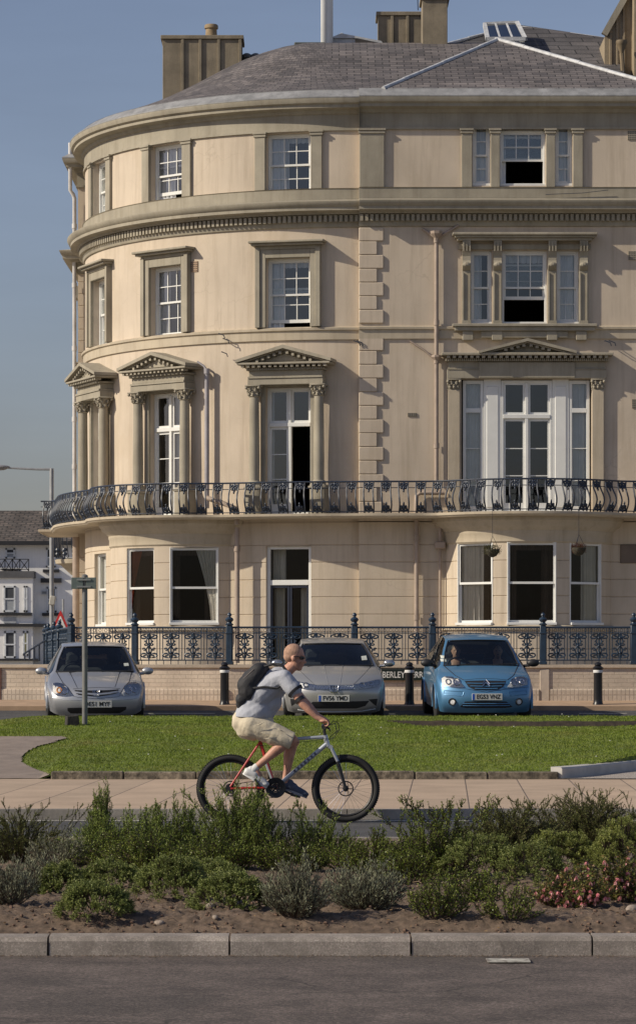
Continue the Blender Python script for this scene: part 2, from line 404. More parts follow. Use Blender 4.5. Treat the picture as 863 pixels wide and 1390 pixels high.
# far carriageway
m = grid(lambda x, y: -.1, -40, 40, 10, 24, 31, 4); tag(m.build('far_road', asph), kind='structure')
m = MB(); m.box(-40, 40, 30.55, 30.68, -.098, -.094); tag(m.build('edge_line', paint), kind='structure')
m = MB()
for k in range(-30, 31): m.box(k*.915+.3, k*.915+1.207, 30.9, 31.05, -.15, .003)
tag(m.build('far_kerb', kerb_mat('kerb_concrete', (.36,.33,.29))), kind='structure')
speckle(kst, 160, .25); cracks(kst, 3, .02, (.12,.10,.085), .7, (3.5, (.20,.175,.15), .5))
# promenade paving
pav = brick_mat('paving_flags', (.50,.37,.26), (.43,.325,.23), (.13,.10,.08), 4.2, .655, .008, .8, .25, 'UV', .5, .1)
m = MB(); a = R_(-2.4)
vs = [(x, y, 0) for x in (-40, 40) for y in (31.05, 39.6)]
m.add(vs, [(0,2,3,1)], None, [(v[1]*math.cos(a)-v[0]*math.sin(a)+.3, v[0]*math.cos(a)+v[1]*math.sin(a)-.24) for v in vs])
tag(m.build('promenade', pav), kind='structure')

# grass bank
def lip(x): 
    t = min(1, max(0, (x+6.2)/1.9)); return .43+.175*(t*t*(3-2*t))
KP = [(3.04,38.9),(3.35,39.25),(3.66,39.95),(4.315,41.4),(5.3,43.4),(8.5,47.5),(12,50)]
def yk(x):
    for (a,b),(c,d) in zip(KP, KP[1:]):
        if a <= x <= c: return b+(d-b)*(x-a)/(c-a)
    return 0
def cutY(x): return 48.25+.12*math.sin(x*1.3)+.12*(fbm(x*3, 1)-.5)
def terr(x, y):
    t = min(1, max(0, (y-38.8)/(49.6-38.8)))
    if y < yk(x): return -.12
    b0 = .085 if x > -3.30 else max(-.01, .085-.4*(-3.30-x))
    z = b0+(lip(x)-b0)*(t**.92) + .02*(fbm(x*.9, y*.9)-.45) + .022*(fbm(x*3.5,y*3.5)-.45)
    if x > 1.0:
        if y < cutY(x): k = min(1, (x-1.0)/.6); t2 = min(1, max(0, (y-44.5)/3.6)); z -= k*.075*t2*t2*(3-2*t2)
    if y > 49.4: z -= (y-49.4)*.32*(.6 if x > -4.2 else .25)
    return z
def pathf(x, y):                        # concrete spur on the left
    px = CXP+x*F/y; py = HZ+(EYE-terr(x, y))*F/y
    if px > 130: return False
    if 1001+.0*px < py and py < 1008 and px < 92-abs(py-1003)*4: return True
    if py >= 1008:
        lim = {1008:78, 1014:52, 1020:40, 1028:30, 1036:30, 1044:44, 1052:66, 1062:90}
        ks = sorted(lim)
        for a_, b_ in zip(ks, ks[1:]):
            if a_ <= py <= b_: return px < lim[a_]+(lim[b_]-lim[a_])*(py-a_)/(b_-a_)
    return False
gb = leaf_mat('grass_blades', (.16,.22,.024), (.205,.27,.032), (.27,.32,.06), .6, .35, 2.2, (.26,.24,.07))
def turf():
    m = bpy.data.materials.new('turf'); nt, out = nodes(m); p = N(nt, 'ShaderNodeBsdfPrincipled'); p.inputs['Roughness'].default_value = .9
    nt.links.new(p.outputs[0], out.inputs[0]); co = coord(nt)
    c = ramp(nt, noise(nt, co, .8, 6), [(.3, (.10,.14,.016)), (.55, (.15,.20,.024)), (.75, (.20,.21,.05))])
    c = mixc(nt, ramp(nt, noise(nt, co, 30, 3), [(.4, 0.), (.8, .6)]), c, (.10,.11,.035))
    nt.links.new(c, p.inputs['Base Color'])
    b = N(nt, 'ShaderNodeBump'); b.inputs['Strength'].default_value = 1; b.inputs['Distance'].default_value = .03
    nt.links.new(noise(nt, co, 45, 4), b.inputs['Height']); nt.links.new(b.outputs[0], p.inputs['Normal']); return m
turfm = turf()
m = grid(terr, -11, 11, 176, 38.75, 50.6, 120); 
tag(m.build('grass_bank', turfm, smooth=70), kind='structure')
m = grid(lambda x, y: terr(x, y)+.018, -7.5, -3.0, 150, 38.75, 48, 200, skip=lambda x, y: not (pathf(x, y) and y > 38.8))
tag(m.build('concrete_path', mat('path_concrete', (.25,.20,.165), .9, .15, 3, .4, 60)), kind='structure')
# soil in the cut
m = MB(); vs = []
for k in range(321):
    x = 1.1+8*k/320; c = cutY(x)-.09; hz_ = terr(x, cutY(x)+.1); lo = terr(x, c-.05); a = fbm(x*7, 3)
    vs += [(x, c-.10-.03*a, lo-.03), (x, c-.03*a, lo+.03), (x, c+.03+.04*a, hz_-.02+.012*(a-.5)), (x, c+.08, hz_-.004)]
m.add(vs, [(4*k+j, 4*k+4+j, 4*k+5+j, 4*k+1+j) for k in range(320) for j in range(3)])
tag(m.build('turf_cut', mat('cut_soil', (.04,.028,.018), .95, .4, 12)), kind='structure')
# blades
def blades(n, fn, keep):
    X = RNG.uniform(-9, 9, n); Y = 38.9+(50.1-38.9)*RNG.random(n)
    vs = []; fs = []
    b = 0
    for x, y in zip(X, Y):
        if abs((x*F/y)) > 480 or not keep(x, y): continue
        z = fn(x, y); a = random.random()*PI; h = random.uniform(.012, .027)*(1+1.2*max(0, fbm(x*1.1, y*1.1)-.5)); wd = random.uniform(.006, .012)
        cx, sy = math.cos(a)*wd, math.sin(a)*wd; lx, ly = random.gauss(0, .018), random.gauss(0, .018)
        vs += [(x-cx, y-sy, z-.006), (x+cx, y+sy, z-.006), (x+lx, y+ly, z+h)]; fs.append((b, b+1, b+2)); b += 3
    me = bpy.data.meshes.new('grass'); me.from_pydata(vs, [], fs); me.materials.append(gb)
    o = bpy.data.objects.new('grass', me); COL.objects.link(o); return o
def keepg(x, y):
    if pathf(x, y): return False
    if x > 1.2 and cutY(x)-.13-.05*fbm(x*5,1) < y < cutY(x)-.03-.06*fbm(x*9, 2): return False
    return True
tag(blades(230000, terr, keepg), 'short green mown grass covering the low bank', 'grass', kind='stuff')
# daisies / litter specks
m = MB()
for k in range(40):
    x = random.uniform(-4, 6); y = random.uniform(40, 49.3)
    if pathf(x, y): continue
    z = terr(x, y)+.04; m.ell((x, y, z), (.012,.012,.006), 6, 4)
tag(m.build('daisies', mat('daisy', (.7,.7,.62), .8)), 'tiny white daisies dotted over the grass bank', 'flowers', kind='stuff')
# kerb along the grass
okm = mat('old_kerb', (.25,.21,.155), .95, .75, 16, 1.0, 70, streak=.9, dirt=(.05,.045,.035), island=.3)
m = MB(); x = WX(70, 38.7)
while x < WX(757, 38.7):
    L = .91; y0 = 38.66+random.uniform(-.012,.012); tz = .098+random.uniform(-.008,.008)
    m.bbox(x, min(x+L, WX(757,38.7)), y0, 38.8, -.05, tz, None, .012); x += L+.012
tag(m.build('verge_kerb', okm), kind='structure')
m = MB(); cpt = [Vector((a, b, 0)) for a, b in [(3.04,38.72)]+KP[1:]]
cp = Path([(p.x, p.y) for p in cpt]); sweep(m, cp, [(.06,-.1),(.06,.13),(.045,.15),(-.10,.155),(-.10,-.1)])
tag(m.build('new_kerb', mat('new_concrete', (.46,.44,.41), .85, .12, 5)), kind='structure')
m = MB(); pts = [(3.04,38.64)]+[(p.x, p.y) for p in cpt]+[(14,50),(14,38.64)]
m.add([(x, y, .012+max(0,y-38.7)*.004) for x, y in pts], [list(range(len(pts)))[::-1]]); tag(m.build('gravel_apron', mat('gravel', (.42,.37,.32), .95, .3, 30, 1, 200)), kind='structure')
# access road, pavement
def rz(y): return .42+(y-52)*.0375 if y > 50 else .345
m = grid(lambda x, y: rz(y)-.004, -40, 40, 10, 49.2, 56.2, 14); tag(m.build('access_road', asph), kind='structure')
m = MB(); 
for a_, b_ in ((195, 292), (785, 850)):
    m.add([(WX(a_,55.2),55.05,rz(55.05)+.001),(WX(b_,55.2),55.05,rz(55.05)+.001),(WX(b_,55.2),55.25,rz(55.25)+.001),(WX(a_,55.2),55.25,rz(55.25)+.001)], [(0,1,2,3)])
tag(m.build('parking_line', paint), kind='structure')
tm = mat('pavement_tan', (.42,.29,.19), .9, .15, 4)
m = MB(); m.add([(-40,56.2,.655),(40,56.2,.655),(40,57.8,.75),(-40,57.8,.75),(-40,56.2,.5),(40,56.2,.5)], [(0,1,2,3),(4,5,1,0)]); tag(m.build('pavement', tm), kind='structure')
m = grid(lambda x, y: .74, -60, 60, 4, 57.8, 220, 4); tag(m.build('hotel_forecourt', mat('court', (.3,.27,.23), .9)), kind='structure')

m = MB()
for k in range(900):
    x = random.uniform(-2.6, 2.6); y = 15.69-abs(random.gauss(0, .05)); r = random.uniform(.0015, .005); m.ell((x, y, .004+r*.3), (r*1.3, r, r*.7), 5, 4)
tag(m.build('gutter_grit', mat('grit', (.22,.17,.13), .95, .5, 30)), 'fine grit gathered in the gutter along the near kerb', 'grit', kind='stuff')
# ------------------------------------------------------------------ hotel
stucco = mat('stucco', (.58,.49,.385), .85, .08, .9, .35, 60, streak=.5, dirt=(.36,.29,.21))
stucco_gf = mat('stucco_ground', (.58,.49,.38), .85, .08, 1.1, .3, 60, streak=.42, dirt=(.34,.27,.18))
cracks(stucco, .55, .006, (.33,.27,.2), .32, (.8, (.50,.41,.30), .35)); cracks(stucco_gf, .6, .006, (.33,.27,.2), .3, (1.1, (.50,.42,.31), .35))
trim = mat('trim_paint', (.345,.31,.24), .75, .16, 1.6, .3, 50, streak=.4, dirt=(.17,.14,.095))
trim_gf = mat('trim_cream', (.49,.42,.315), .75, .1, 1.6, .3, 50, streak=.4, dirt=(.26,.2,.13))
white = mat('white_paint', (.74,.74,.71), .45, .05, 3)
lead = mat('lead_sheet', (.30,.30,.30), .55, .25, 3, .4, 30, streak=.5)
leadw = mat('lead_flashing', (.52,.53,.54), .5, .25, 6, .4, 30)
iron = mat('iron_navy', (.018,.028,.05), .4, .3, 9, 0, spec=.6)
iron_b = mat('iron_blue', (.015,.034,.062), .42, .3, 9, 0, spec=.6)
pipe_m = mat('pipe_paint', (.36,.285,.23), .6, .15, 4)
pipe_g = mat('pipe_grey', (.33,.31,.33), .6, .15, 4)
slate = brick_mat('slates', (.20,.175,.165), (.10,.09,.09), (.045,.04,.038), .34, .19, .014, .75, .8, 'UV', .5, .22)
slate_b = brick_mat('slates_large', (.13,.12,.12), (.085,.08,.082), (.03,.03,.03), .75, .34, .02, .75, .8, 'UV', .5, .25)
glass = glass_mat('window_glass', (.88,.9,.9), .85, .02, .09)
glass_gf = glass_mat('window_glass_dark', (.85,.85,.82), .40, .015, .01)
netc = mat('net_curtain', (.80,.80,.80), .9, .08, 3)
warmc = mat('cream_curtain', (.8,.76,.66), .9, .08, 3)
redc = mat('red_curtain', (.28,.07,.03), .9, .2, 3)
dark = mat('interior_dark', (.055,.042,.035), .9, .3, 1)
HB = (1.0, 72.0, .72)
hotel = thing('hotel', 'large cream stuccoed corner hotel with round bowed end, slate roof and iron balcony', 'hotel', HB)
CX, RD = .89, 6.65; CY = 69.15+RD
def zf(py, Y=69.): return EYE+(HZ-py)*Y/F
drum = Path(arc(CX, CY, RD, 100, 0, 80)+[(.93, 69.15)])
front = Path([(.925, 69.0), (14, 69.0)])
def dth(a): return R_(100-a)*RD*(2*math.sin(R_(100/160))/(2*R_(100/160)))
def fs(px): return (px-CXP)/60-.925
TH = (13.6, 41.5, 67.0)
lb = Path(arc(-2.86, 71.64, 2.0, 112, -30, 48)); rb = Path(arc(4.74, 69.7, 2.0, 80, -80, 48))
def lbs(a): return lb.len*(112-a)/142
def rbs(a): return rb.len*(80-a)/160
GR = [4.11-.394*k for k in range(0, 9)]

# walls
m = MB()
H = [(dth(a)-.52, dth(a)+.52, 12.06, 13.48) for a in TH]+[(dth(a)-.52, dth(a)+.52, 8.99, 10.64) for a in TH]+[(dth(a)-.53, dth(a)+.53, 4.8, 7.70) for a in TH]
wall(m, drum, 0, drum.len, 4.62, 13.9, H, .30); m.build('drum_wall', stucco, hotel)
m = MB()
H = [(dth(TH[0])-.53, dth(TH[0])+.53, .9, 4.09), (dth(67)-.42, dth(67)+.42, 2.3, 4.05), (dth(57), dth(27), .72, 4.5)]
wall(m, drum, 0, drum.len, .6, 4.64, H, .25, GR); m.build('ground_floor_drum_wall', stucco_gf, hotel)
m = MB()
F3 = [(641,665),(678,740),(753,776)]; F2 = [(638,667),(681,742),(755,785)]
H = [(fs(a), fs(b), zf(252), zf(168)) for a, b in F3]+[(fs(a), fs(b), zf(440), zf(340)) for a, b in F2]+[(fs(626), fs(802), 4.8, 7.85)]
wall(m, front, 0, front.len, 4.62, 13.9, H, .22); m.build('front_wall', stucco, hotel)
m.__init__()
wall(m, front, 0, front.len, .6, 4.64, [(fs(640), fs(815), .7, 4.5)], .25, GR)
# wall end return, back, sides, interior
m.add([(.925,69,.6),(.925,69,14),(.925,69.3,14),(.925,69.3,.6)], [(0,1,2,3)])
m.build('ground_floor_front_wall', stucco_gf, hotel)
m = MB()
m.box(.97, 1.2, 69.05, 69.3, 4.6, 13.9); m.box(14, 14.2, 69, 88, .6, 13.9); m.box(-6.05, 14, 87.8, 88, .6, 13.9); m.build('rear_wall', stucco, hotel)
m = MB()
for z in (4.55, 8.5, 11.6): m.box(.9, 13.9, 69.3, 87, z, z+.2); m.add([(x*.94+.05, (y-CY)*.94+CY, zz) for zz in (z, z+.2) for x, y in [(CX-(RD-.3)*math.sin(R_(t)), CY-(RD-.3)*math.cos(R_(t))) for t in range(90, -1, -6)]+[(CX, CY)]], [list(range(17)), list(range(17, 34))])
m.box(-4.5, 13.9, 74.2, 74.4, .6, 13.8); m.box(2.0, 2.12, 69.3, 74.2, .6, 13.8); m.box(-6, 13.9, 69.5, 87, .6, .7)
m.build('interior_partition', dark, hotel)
# bays
m = MB()
H = [(lbs(38.5)-.42, lbs(38.5)+.42, 2.30, 4.07), (lbs(-1.0)-.56, lbs(-1.0)+.56, 2.30, 4.07)]
wall(m, lb, 0, lb.len, .6, 4.45, H, .2, [g for g in GR if g < 4.1]); m.build('bay_wall', stucco_gf, hotel)
m = MB()
RBW = [(39.5, .49), (0., .545), (-39.5, .49)]
H = [(rbs(a)-h, rbs(a)+h, 2.28, 4.12) for a, h in RBW]
wall(m, rb, 0, rb.len, .6, 4.45, H, .2, [g for g in GR if g < 4.1]); m.build('bay_wall', stucco_gf, hotel)
for b, s0, s1 in ((lb, 0, lb.len), (rb, 0, rb.len)):
    m = MB(); sweep(m, b, [(0,4.10),(.035,4.14),(.035,4.30),(.05,4.32),(.05,4.38),(.10,4.42),(.12,4.45),(.2,4.50),(.22,4.56),(.27,4.60),(.28,4.692),(0,4.692)], s0, s1); m.build('bay_cornice', trim_gf, hotel, 40)
    m = MB(); sweep(m, b, [(0,2.16),(.07,2.18),(.07,2.25),(.02,2.28),(0,2.28)], s0, s1); m.build('bay_sill_course', trim_gf, hotel, 40)
# cornices and string courses
C1 = [(0,13.5),(.05,13.5),(.05,13.555),(.025,13.56),(.025,13.86),(.07,13.88),(.10,13.95),(.28,13.98),(.28,14.05),(.34,14.08),(.37,14.16),(.37,14.2)]
C1L = [(.375,14.19),(.375,14.215),(.30,14.26),(.1,14.42),(0,14.42)]
C2 = [(0,11.30),(.04,11.31),(.06,11.36),(.06,11.58),(.17,11.585),(.19,11.62),(.36,11.65),(.36,11.72),(.40,11.75),(.44,11.83),(.44,11.85),(.07,11.93)]
C2b = [(.05,11.85),(.055,12.17),(.075,12.19),(.0,12.2)]
ST = [(0,8.76),(.045,8.765),(.05,8.96),(.09,8.98),(.095,9.03),(.0,9.06)]
for p, s0, s1 in ((drum, 0, drum.len), (front, 0, front.len)):
    for nm, pr, mt in (('top_cornice', C1, trim), ('lead_gutter', C1L, lead), ('dentil_cornice', C2, trim), ('plinth_band', C2b, trim), ('string_course', ST, trim_gf)):
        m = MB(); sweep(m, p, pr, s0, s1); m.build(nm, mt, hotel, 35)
    m = MB(); n = int((s1-s0)/.115)
    for k in range(n):
        s = s0+(k+.5)*(s1-s0)/n
        m.box(-.034, .034, -.15, -.05, 11.42, 11.565, p.frame(s))
    m.build('dentils', trim, hotel)
# pilasters of the top storey
def pil(path, s0, s1, z0, z1, o=.07, cap=True, mt=None, nm='pilaster'):
    m = MB(); M = path.frame((s0+s1)/2); h = (s1-s0)/2
    m.bbox(-h, h, -o, .05, z0, z1, M, .006)
    if cap:
        m.bbox(-h-.025, h+.025, -o-.025, .05, z1-.11, z1-.06, M, .005); m.bbox(-h-.04, h+.04, -o-.04, .05, z1-.045, z1+.0, M, .005)
    return m.build(nm, mt or trim, hotel)
for a in TH:
    for sg in (-1, 1): s = dth(a)+sg*.655; pil(drum, s-.125, s+.125, 12.19, 13.51)
for a, b in ((488,521),(626,640),(665.5,677.5),(740.5,752.5),(777,790),(1000,1030)): pil(front, fs(a), fs(b), 12.19, 13.51)
# quoins
m = MB(); k = 0
z = 11.28; qh = 18.6/60
while z > 4.9:
    wq = .555 if k % 2 == 0 else .41
    if not (8.7 < z-qh/2 < 9.1): m = MB(); m.bbox(.925, .925+wq, 68.955, 69.02, z-qh+.005, z-.005, None, .014); m.build('quoin', stucco, hotel)
    z -= qh; k += 1

# ---- windows
def curtain(parent, M, segs, y, mt, amp=.03, name='curtain'):
    m = MB()
    for x0, x1, z0, z1 in segs:
        n = max(8, int((x1-x0)/.014)); ph = random.random()*6; f = random.uniform(38, 60)
        vs = []
        for i in range(n+1):
            x = x0+(x1-x0)*i/n
            d = amp*(math.sin(x*f+ph)+.5*math.sin(x*f*1.9+1)); 
            vs += [(x, y+d, z0), (x, y+d*.5, z1)]
        m.add(vs, [(2*i, 2*i+2, 2*i+3, 2*i+1) for i in range(n)], M)
    return m.build(name, mt, parent, 80)
def win(M, xc, w_, z0, z1, kind='sash', cols=3, rt=2, rbm=2, meet=.5, opening=0., cur=None, cmat=None, gl=None, dep=.13, extra=None, frame_mat=None, label=None, cy=.10):
    fm = frame_mat or white; M = M @ Matrix.Translation((xc, 0, 0)); h = w_/2; m = MB(); B = .05 if gl is None else .028
    m.bbox(-h, -h+B, dep-.03, dep+.09, z0, z1, M, .006); m.bbox(h-B, h, dep-.03, dep+.09, z0, z1, M, .006)
    m.bbox(-h+B, h-B, dep-.03, dep+.09, z1-B, z1, M, .006); m.bbox(-h-.01, h+.01, dep-.10, dep+.09, z0-.002, z0+.055, M, .006)
    a, b = -h+B, h-B; c, d = z0+.055, z1-B; panes = []
    def sash(x0, x1, za, zb, y, nc, nr, st=.042, rail=.045, bot=None):
        if gl is not None: st = .036; rail = .036; bot = .05
        bt = bot or rail; bw = .021
        m.box(x0, x0+st, y, y+.04, za, zb, M); m.box(x1-st, x1, y, y+.04, za, zb, M)
        m.box(x0+st, x1-st, y, y+.04, za, za+bt, M); m.box(x0+st, x1-st, y, y+.04, zb-rail, zb, M)
        for i in range(1, nc): x = x0+st+(x1-x0-2*st)*i/nc; m.box(x-bw/2, x+bw/2, y+.004, y+.036, za+bt, zb-rail, M)
        for i in range(1, nr):
            z = za+bt+(zb-za-bt-rail)*i/nr; m.box(x0+st, x1-st, y+.006, y+.034, z-bw/2, z+bw/2, M)
        panes.append((x0+st, x1-st, za+bt, zb-rail, y+.02))
    if kind == 'sash':
        mz = c+(d-c)*meet
        sash(a, b, mz-.022, d, dep+.0, cols, rt, bot=.045)
        up = opening*(mz-c)
        sash(a, b, c+up, mz+.022+up, dep+.045, cols, rbm, bot=.075)
    elif kind == 'french':      # transom lights over two leaves
        tz = z1-(z1-z0)*rt
        m.bbox(a, b, dep-.045, dep+.07, tz-.045, tz+.045, M, .006); m.bbox(-.035, .035, dep-.04, dep+.07, c, d, M, .006)
        for x0, x1 in ((a, -.035), (.035, b)):
            sash(x0, x1, tz+.045, d, dep, 1, 1, .05, .05)
            if opening and x0 > 0: continue
            sash(x0, x1, c, tz-.045, dep+.01, 1, cols, .05, .06, .2)
    m.build; wo_ = m.build('window', fm, hotel)
    if label: wo_['label'] = label
    g = MB()
    for x0, x1, za, zb, y in panes: g.add([(x0,y,za),(x1,y,za),(x1,y,zb),(x0,y,zb)], [(0,1,2,3)], M)
    g.build('pane', gl or glass, wo_)
    if cur: curtain(wo_, M, [(x0*h, x1*h, z0+(z1-z0)*q0, z0+(z1-z0)*q1) for x0, x1, q0, q1 in cur], dep+cy, cmat or netc)
    if extra: extra(wo_, M)
    return wo_
L3 = drum.frame
for i, a in enumerate(TH):
    M = drum.frame(dth(a))
    cu = [[(-1,-.1,.0,1),(-.1,1,.86,1)], [(-1,.1,.0,1),(.2,1,.7,1),(.6,1,.0,1)], [(-1,1,.0,1)]][i]
    win(M, 0, 1.04, 12.06, 13.48, dep=.19, cur=cu, opening=(0, .32, 0)[i])
    cu = [[(-1,-.3,.0,1),(-.3,1,.88,1)], [(-1,-.3,.0,1),(.7,1,.0,1)], [(-1,1,.0,1)]][i]
    win(M, 0, 1.04, 8.99, 10.64, dep=.19, cur=cu, opening=(.18, 0, 0)[i])
    cu = [[(-1,-.75,0,1)], [(-.35,1,.0,1)], [(-1,1,.0,1)]][i]
    win(M, 0, 1.06, 4.8, 7.70, 'french', 3, .29, dep=.17, cur=cu, opening=(1, 0, 0)[i], label=('tall balcony window with its right leaf open' if i == 0 else None), cmat=netc, cy=.12)
M0 = Matrix.Translation((0, 69, 0))
def wx(px): return (px-CXP)/60
for (a, b), kw in zip(F3, (dict(cols=1, cur=[(-1,1,0,1)]), dict(cols=3, opening=.98, cur=[(-1,1,.86,1),(-1,-.72,0,.9)]), dict(cols=1, cur=[(-1,1,0,1)]))):
    if kw['cols'] == 3: win(M0, wx((a+b)/2), (b-a)/60, zf(252), zf(176), meet=.46, **kw)
    else: win(M0, wx((a+b)/2), (b-a)/60, zf(252), zf(168), **kw)
m = MB(); curtain(hotel, M0 @ Matrix.Translation((wx(709),0,0)), [(-.5,.5,zf(176),zf(168))], .14, mat('blind_lace', (.26,.2,.13), .9), .02, 'blind')
for (a, b), kw in zip(F2, (dict(cols=1, cur=[(-1,.1,0,1)]), dict(cols=3, opening=.66, cur=[(-1,1,.84,1)]), dict(cols=1, cur=[(-1,1,0,1)]))):
    win(M0, wx((a+b)/2), (b-a)/60, zf(440), zf(340), meet=.5, **kw)
# front first floor: white panelled triple window
for a, b, k in ((628,656,1), (680,749,2), (772,800,1)):
    if k == 2: win(M0, wx((a+b)/2), (b-a)/60, 4.8, 7.83, 'french', 3, .27, dep=.08)
    else:
        m = MB(); Mx = M0 @ Matrix.Translation((wx((a+b)/2),0,0)); h = (b-a)/120; zt = 7.15
        for q in ((-h,-h+.07,4.8,7.83),(h-.07,h,4.8,7.83)): m.bbox(q[0],q[1],.06,.16,q[2],q[3],Mx,.008)
        for z0, z1 in ((4.8,4.98),(zt-.05,zt+.05),(7.75,7.83),(6.28,6.30),(5.55,5.57)): m.bbox(-h+.07,h-.07,.06 if z1-z0 > .04 else .08,.14,z0,z1,Mx,.004)
        wo_ = m.build('window', white, hotel); g = MB(); g.add([(-h,.1,4.8),(h,.1,4.8),(h,.1,7.8),(-h,.1,7.8)], [(0,1,2,3)], Mx); g.build('pane', glass, wo_)
        curtain(wo_, Mx, [(-h,h,4.8,7.8)], .2, netc, .02)
m = MB()
for a, b in ((656.3,679.7),(749.3,771.7)):
    x0, x1 = wx(a), wx(b); m.bbox(x0, x1, 69.05, 69.17, 4.8, 7.85, None, .006); m.bbox(x0+.06, x1-.06, 69.035, 69.06, 4.95, 7.7, None, .012)
m.build('white_panel', white, hotel)
# ground floor
def tie(sgn, mt=warmc):
    def f(wo_, M):
        m = MB(); n = 22; vs = []
        for j in range(15):
            t = j/14; z = 2.35+1.72*t
            wd = .12+.36*(t**1.6); x_in = sgn*.5
            for i in range(n+1):
                x = x_in-sgn*wd*i/n; vs.append((x, .165+.02*math.sin(i*1.9+t*2), z))
        m.add(vs, [(j*(n+1)+i, j*(n+1)+i+1, (j+1)*(n+1)+i+1, (j+1)*(n+1)+i) for j in range(14) for i in range(n)], M)
        m.build('curtain', mt, wo_, 80)
    return f
win(lb.frame(lbs(38.5)), 0, .84, 2.30, 4.07, cols=1, rt=1, rbm=1, meet=.47, gl=glass_gf, extra=tie(-1, redc), dep=.1)
win(lb.frame(lbs(-1.0)), 0, 1.12, 2.30, 4.07, cols=1, rt=1, rbm=1, meet=.47, gl=glass_gf, extra=tie(1), dep=.1)
win(drum.frame(dth(67)), 0, .84, 2.3, 4.05, cols=1, rt=1, rbm=1, cur=[(-1,1,0,1)], gl=glass_gf)
for i, (a, h) in enumerate(RBW):
    if i == 0: cu = [(-1,.35,0,1)]
    elif i == 1: cu = None
    else: cu = [(-.05,1,0,1)]
    win(rb.frame(rbs(a)), 0, 2*h, 2.28, 4.12, cols=1, rt=1, rbm=1, meet=.5, gl=glass_gf, cur=cu, cmat=warmc, dep=.08)
brownc = mat('brown_curtain', (.10,.07,.05), .9, .2, 3)
for Mx_, h_, z0_, z1_ in ((lb.frame(lbs(-1.0)), .52, 2.33, 4.05), (rb.frame(rbs(0)), .52, 2.31, 4.10), (lb.frame(lbs(38.5)), .38, 2.33, 4.05)):
    curtain(hotel, Mx_, [(-h_, -h_*.62, z0_, z1_)], .3, brownc, .03); curtain(hotel, Mx_, [(h_*.45, h_, z0_, z1_)], .34, brownc, .03); curtain(hotel, Mx_, [(-h_, h_, z1_-.16, z1_)], .22, brownc, .02, 'pelmet')
# entrance door
Md = drum.frame(dth(TH[0])); dr = MB()
for q in ((-.53,-.45,.9,4.09),(.45,.53,.9,4.09),(-.45,.45,4.02,4.09),(-.45,.45,3.20,3.32)): dr.bbox(q[0],q[1],.10,.22,q[2],q[3],Md,.008)
dro = dr.build('door', white, hotel); dr = MB(); navy = mat('door_navy', (.022,.027,.045), .4, .1)
for x0, x1 in ((-.45,-.005),(.005,.45)):
    for q in ((x0,x0+.05,.92,3.2),(x1-.05,x1,.92,3.2),(x0+.05,x1-.05,.92,1.3),(x0+.05,x1-.05,3.14,3.2)): dr.bbox(q[0],q[1],.13,.18,q[2],q[3],Md,.006)
dr.build('door_leaf', navy, dro); dr = MB(); dr.add([(-.45,.16,1),(.45,.16,1),(.45,.16,4.05),(-.45,.16,4.05)], [(0,1,2,3)], Md); dr.build('pane', glass_gf, dro)
curtain(dro, Md, [(-.42,-.18,1.,3.2),(.2,.42,1.6,3.2),(-.45,-.15,3.3,4.05)], .4, warmc)

# ---- surrounds
def surround(M, w_, z0, z1, hood=True):
    m = MB(); h = w_/2; a = .19
    for q in ((-h-a,-h,z0,z1+a),(h,h+a,z0,z1+a),(-h,h,z1,z1+a)):
        m.bbox(q[0],q[1],-.06,.06,q[2],q[3],M,.008)
    for q in ((-h-a-.05,-h-a+.06,z0,z1+a+.04),(h+a-.06,h+a+.05,z0,z1+a+.04)): m.bbox(q[0],q[1],-.10,.06,q[2],q[3],M,.006)
    m.build('architrave', trim, hotel)
    m = MB(); m.bbox(-h-a-.05,h+a+.05,-.08,.08,z1+a+.003,z1+a+.08,M,.006); m.bbox(-h-a-.12,h+a+.12,-.2,.08,z1+a+.083,z1+a+.13,M,.006)
    m.bbox(-h-a-.17,h+a+.17,-.27,.08,z1+a+.133,z1+a+.185,M,.01); m.build('window_hood', trim, hotel)
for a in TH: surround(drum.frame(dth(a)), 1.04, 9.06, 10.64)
def capital(parent, M, x, y, z, r=.12, h=.27, flat=False):
    m = MB(); T = M @ Matrix.Translation((x, y, z))
    if flat:
        m.bbox(-.15,.15,-.03,.1,0,.02,T,.004); m.bbox(-.13,.13,-.02,.1,.02,h-.05,T,.01)
    else: m.lathe([(r*.95,0),(r*1.1,.02),(r*.95,.04),(r*.9,.08),(r*1.0,.16),(r*1.35,h-.04)], 14, T)
    m.bbox(-r*1.5, r*1.5, (-r*1.5 if not flat else -.08), r*1.5, h-.035, h, T, .008)
    for row, (zz, rr, n) in enumerate(((.07, 1.12, 8), (.15, 1.28, 8))):
        for k in range(n):
            a = 2*PI*(k+.5*row)/n
            if flat and math.sin(a) > .3: continue
            c = Vector((rr*r*math.cos(a), (rr*r*math.sin(a))*(.5 if flat else 1), zz))
            m.ell(c, (.028,.028,.045), 6, 5, T); m.ell(c+Vector((math.cos(a)*.018, math.sin(a)*.018, .035)), (.024,.024,.016), 6, 4, T)
    for sx in (-1, 1):
        for sy in (-1,) if flat else (-1, 1):
            m.ell((sx*r*1.25, sy*r*(1.25 if not flat else .6), h-.065), (.038,.038,.034), 7, 5, T)
    return m.build('capital', trim, parent, 50)
def rake(m, M, hw, zb, za, y0, t=.09, drop=0.):
    # raking cornice: two sloping bars meeting at apex
    for s in (-1, 1):
        p = [(s*hw, zb), (0, za), (0, za-t*1.12), (s*(hw-.0), zb-t)]
        if s > 0: p = p[::-1]
        m.prism(p[::-1], y0, .05, M)
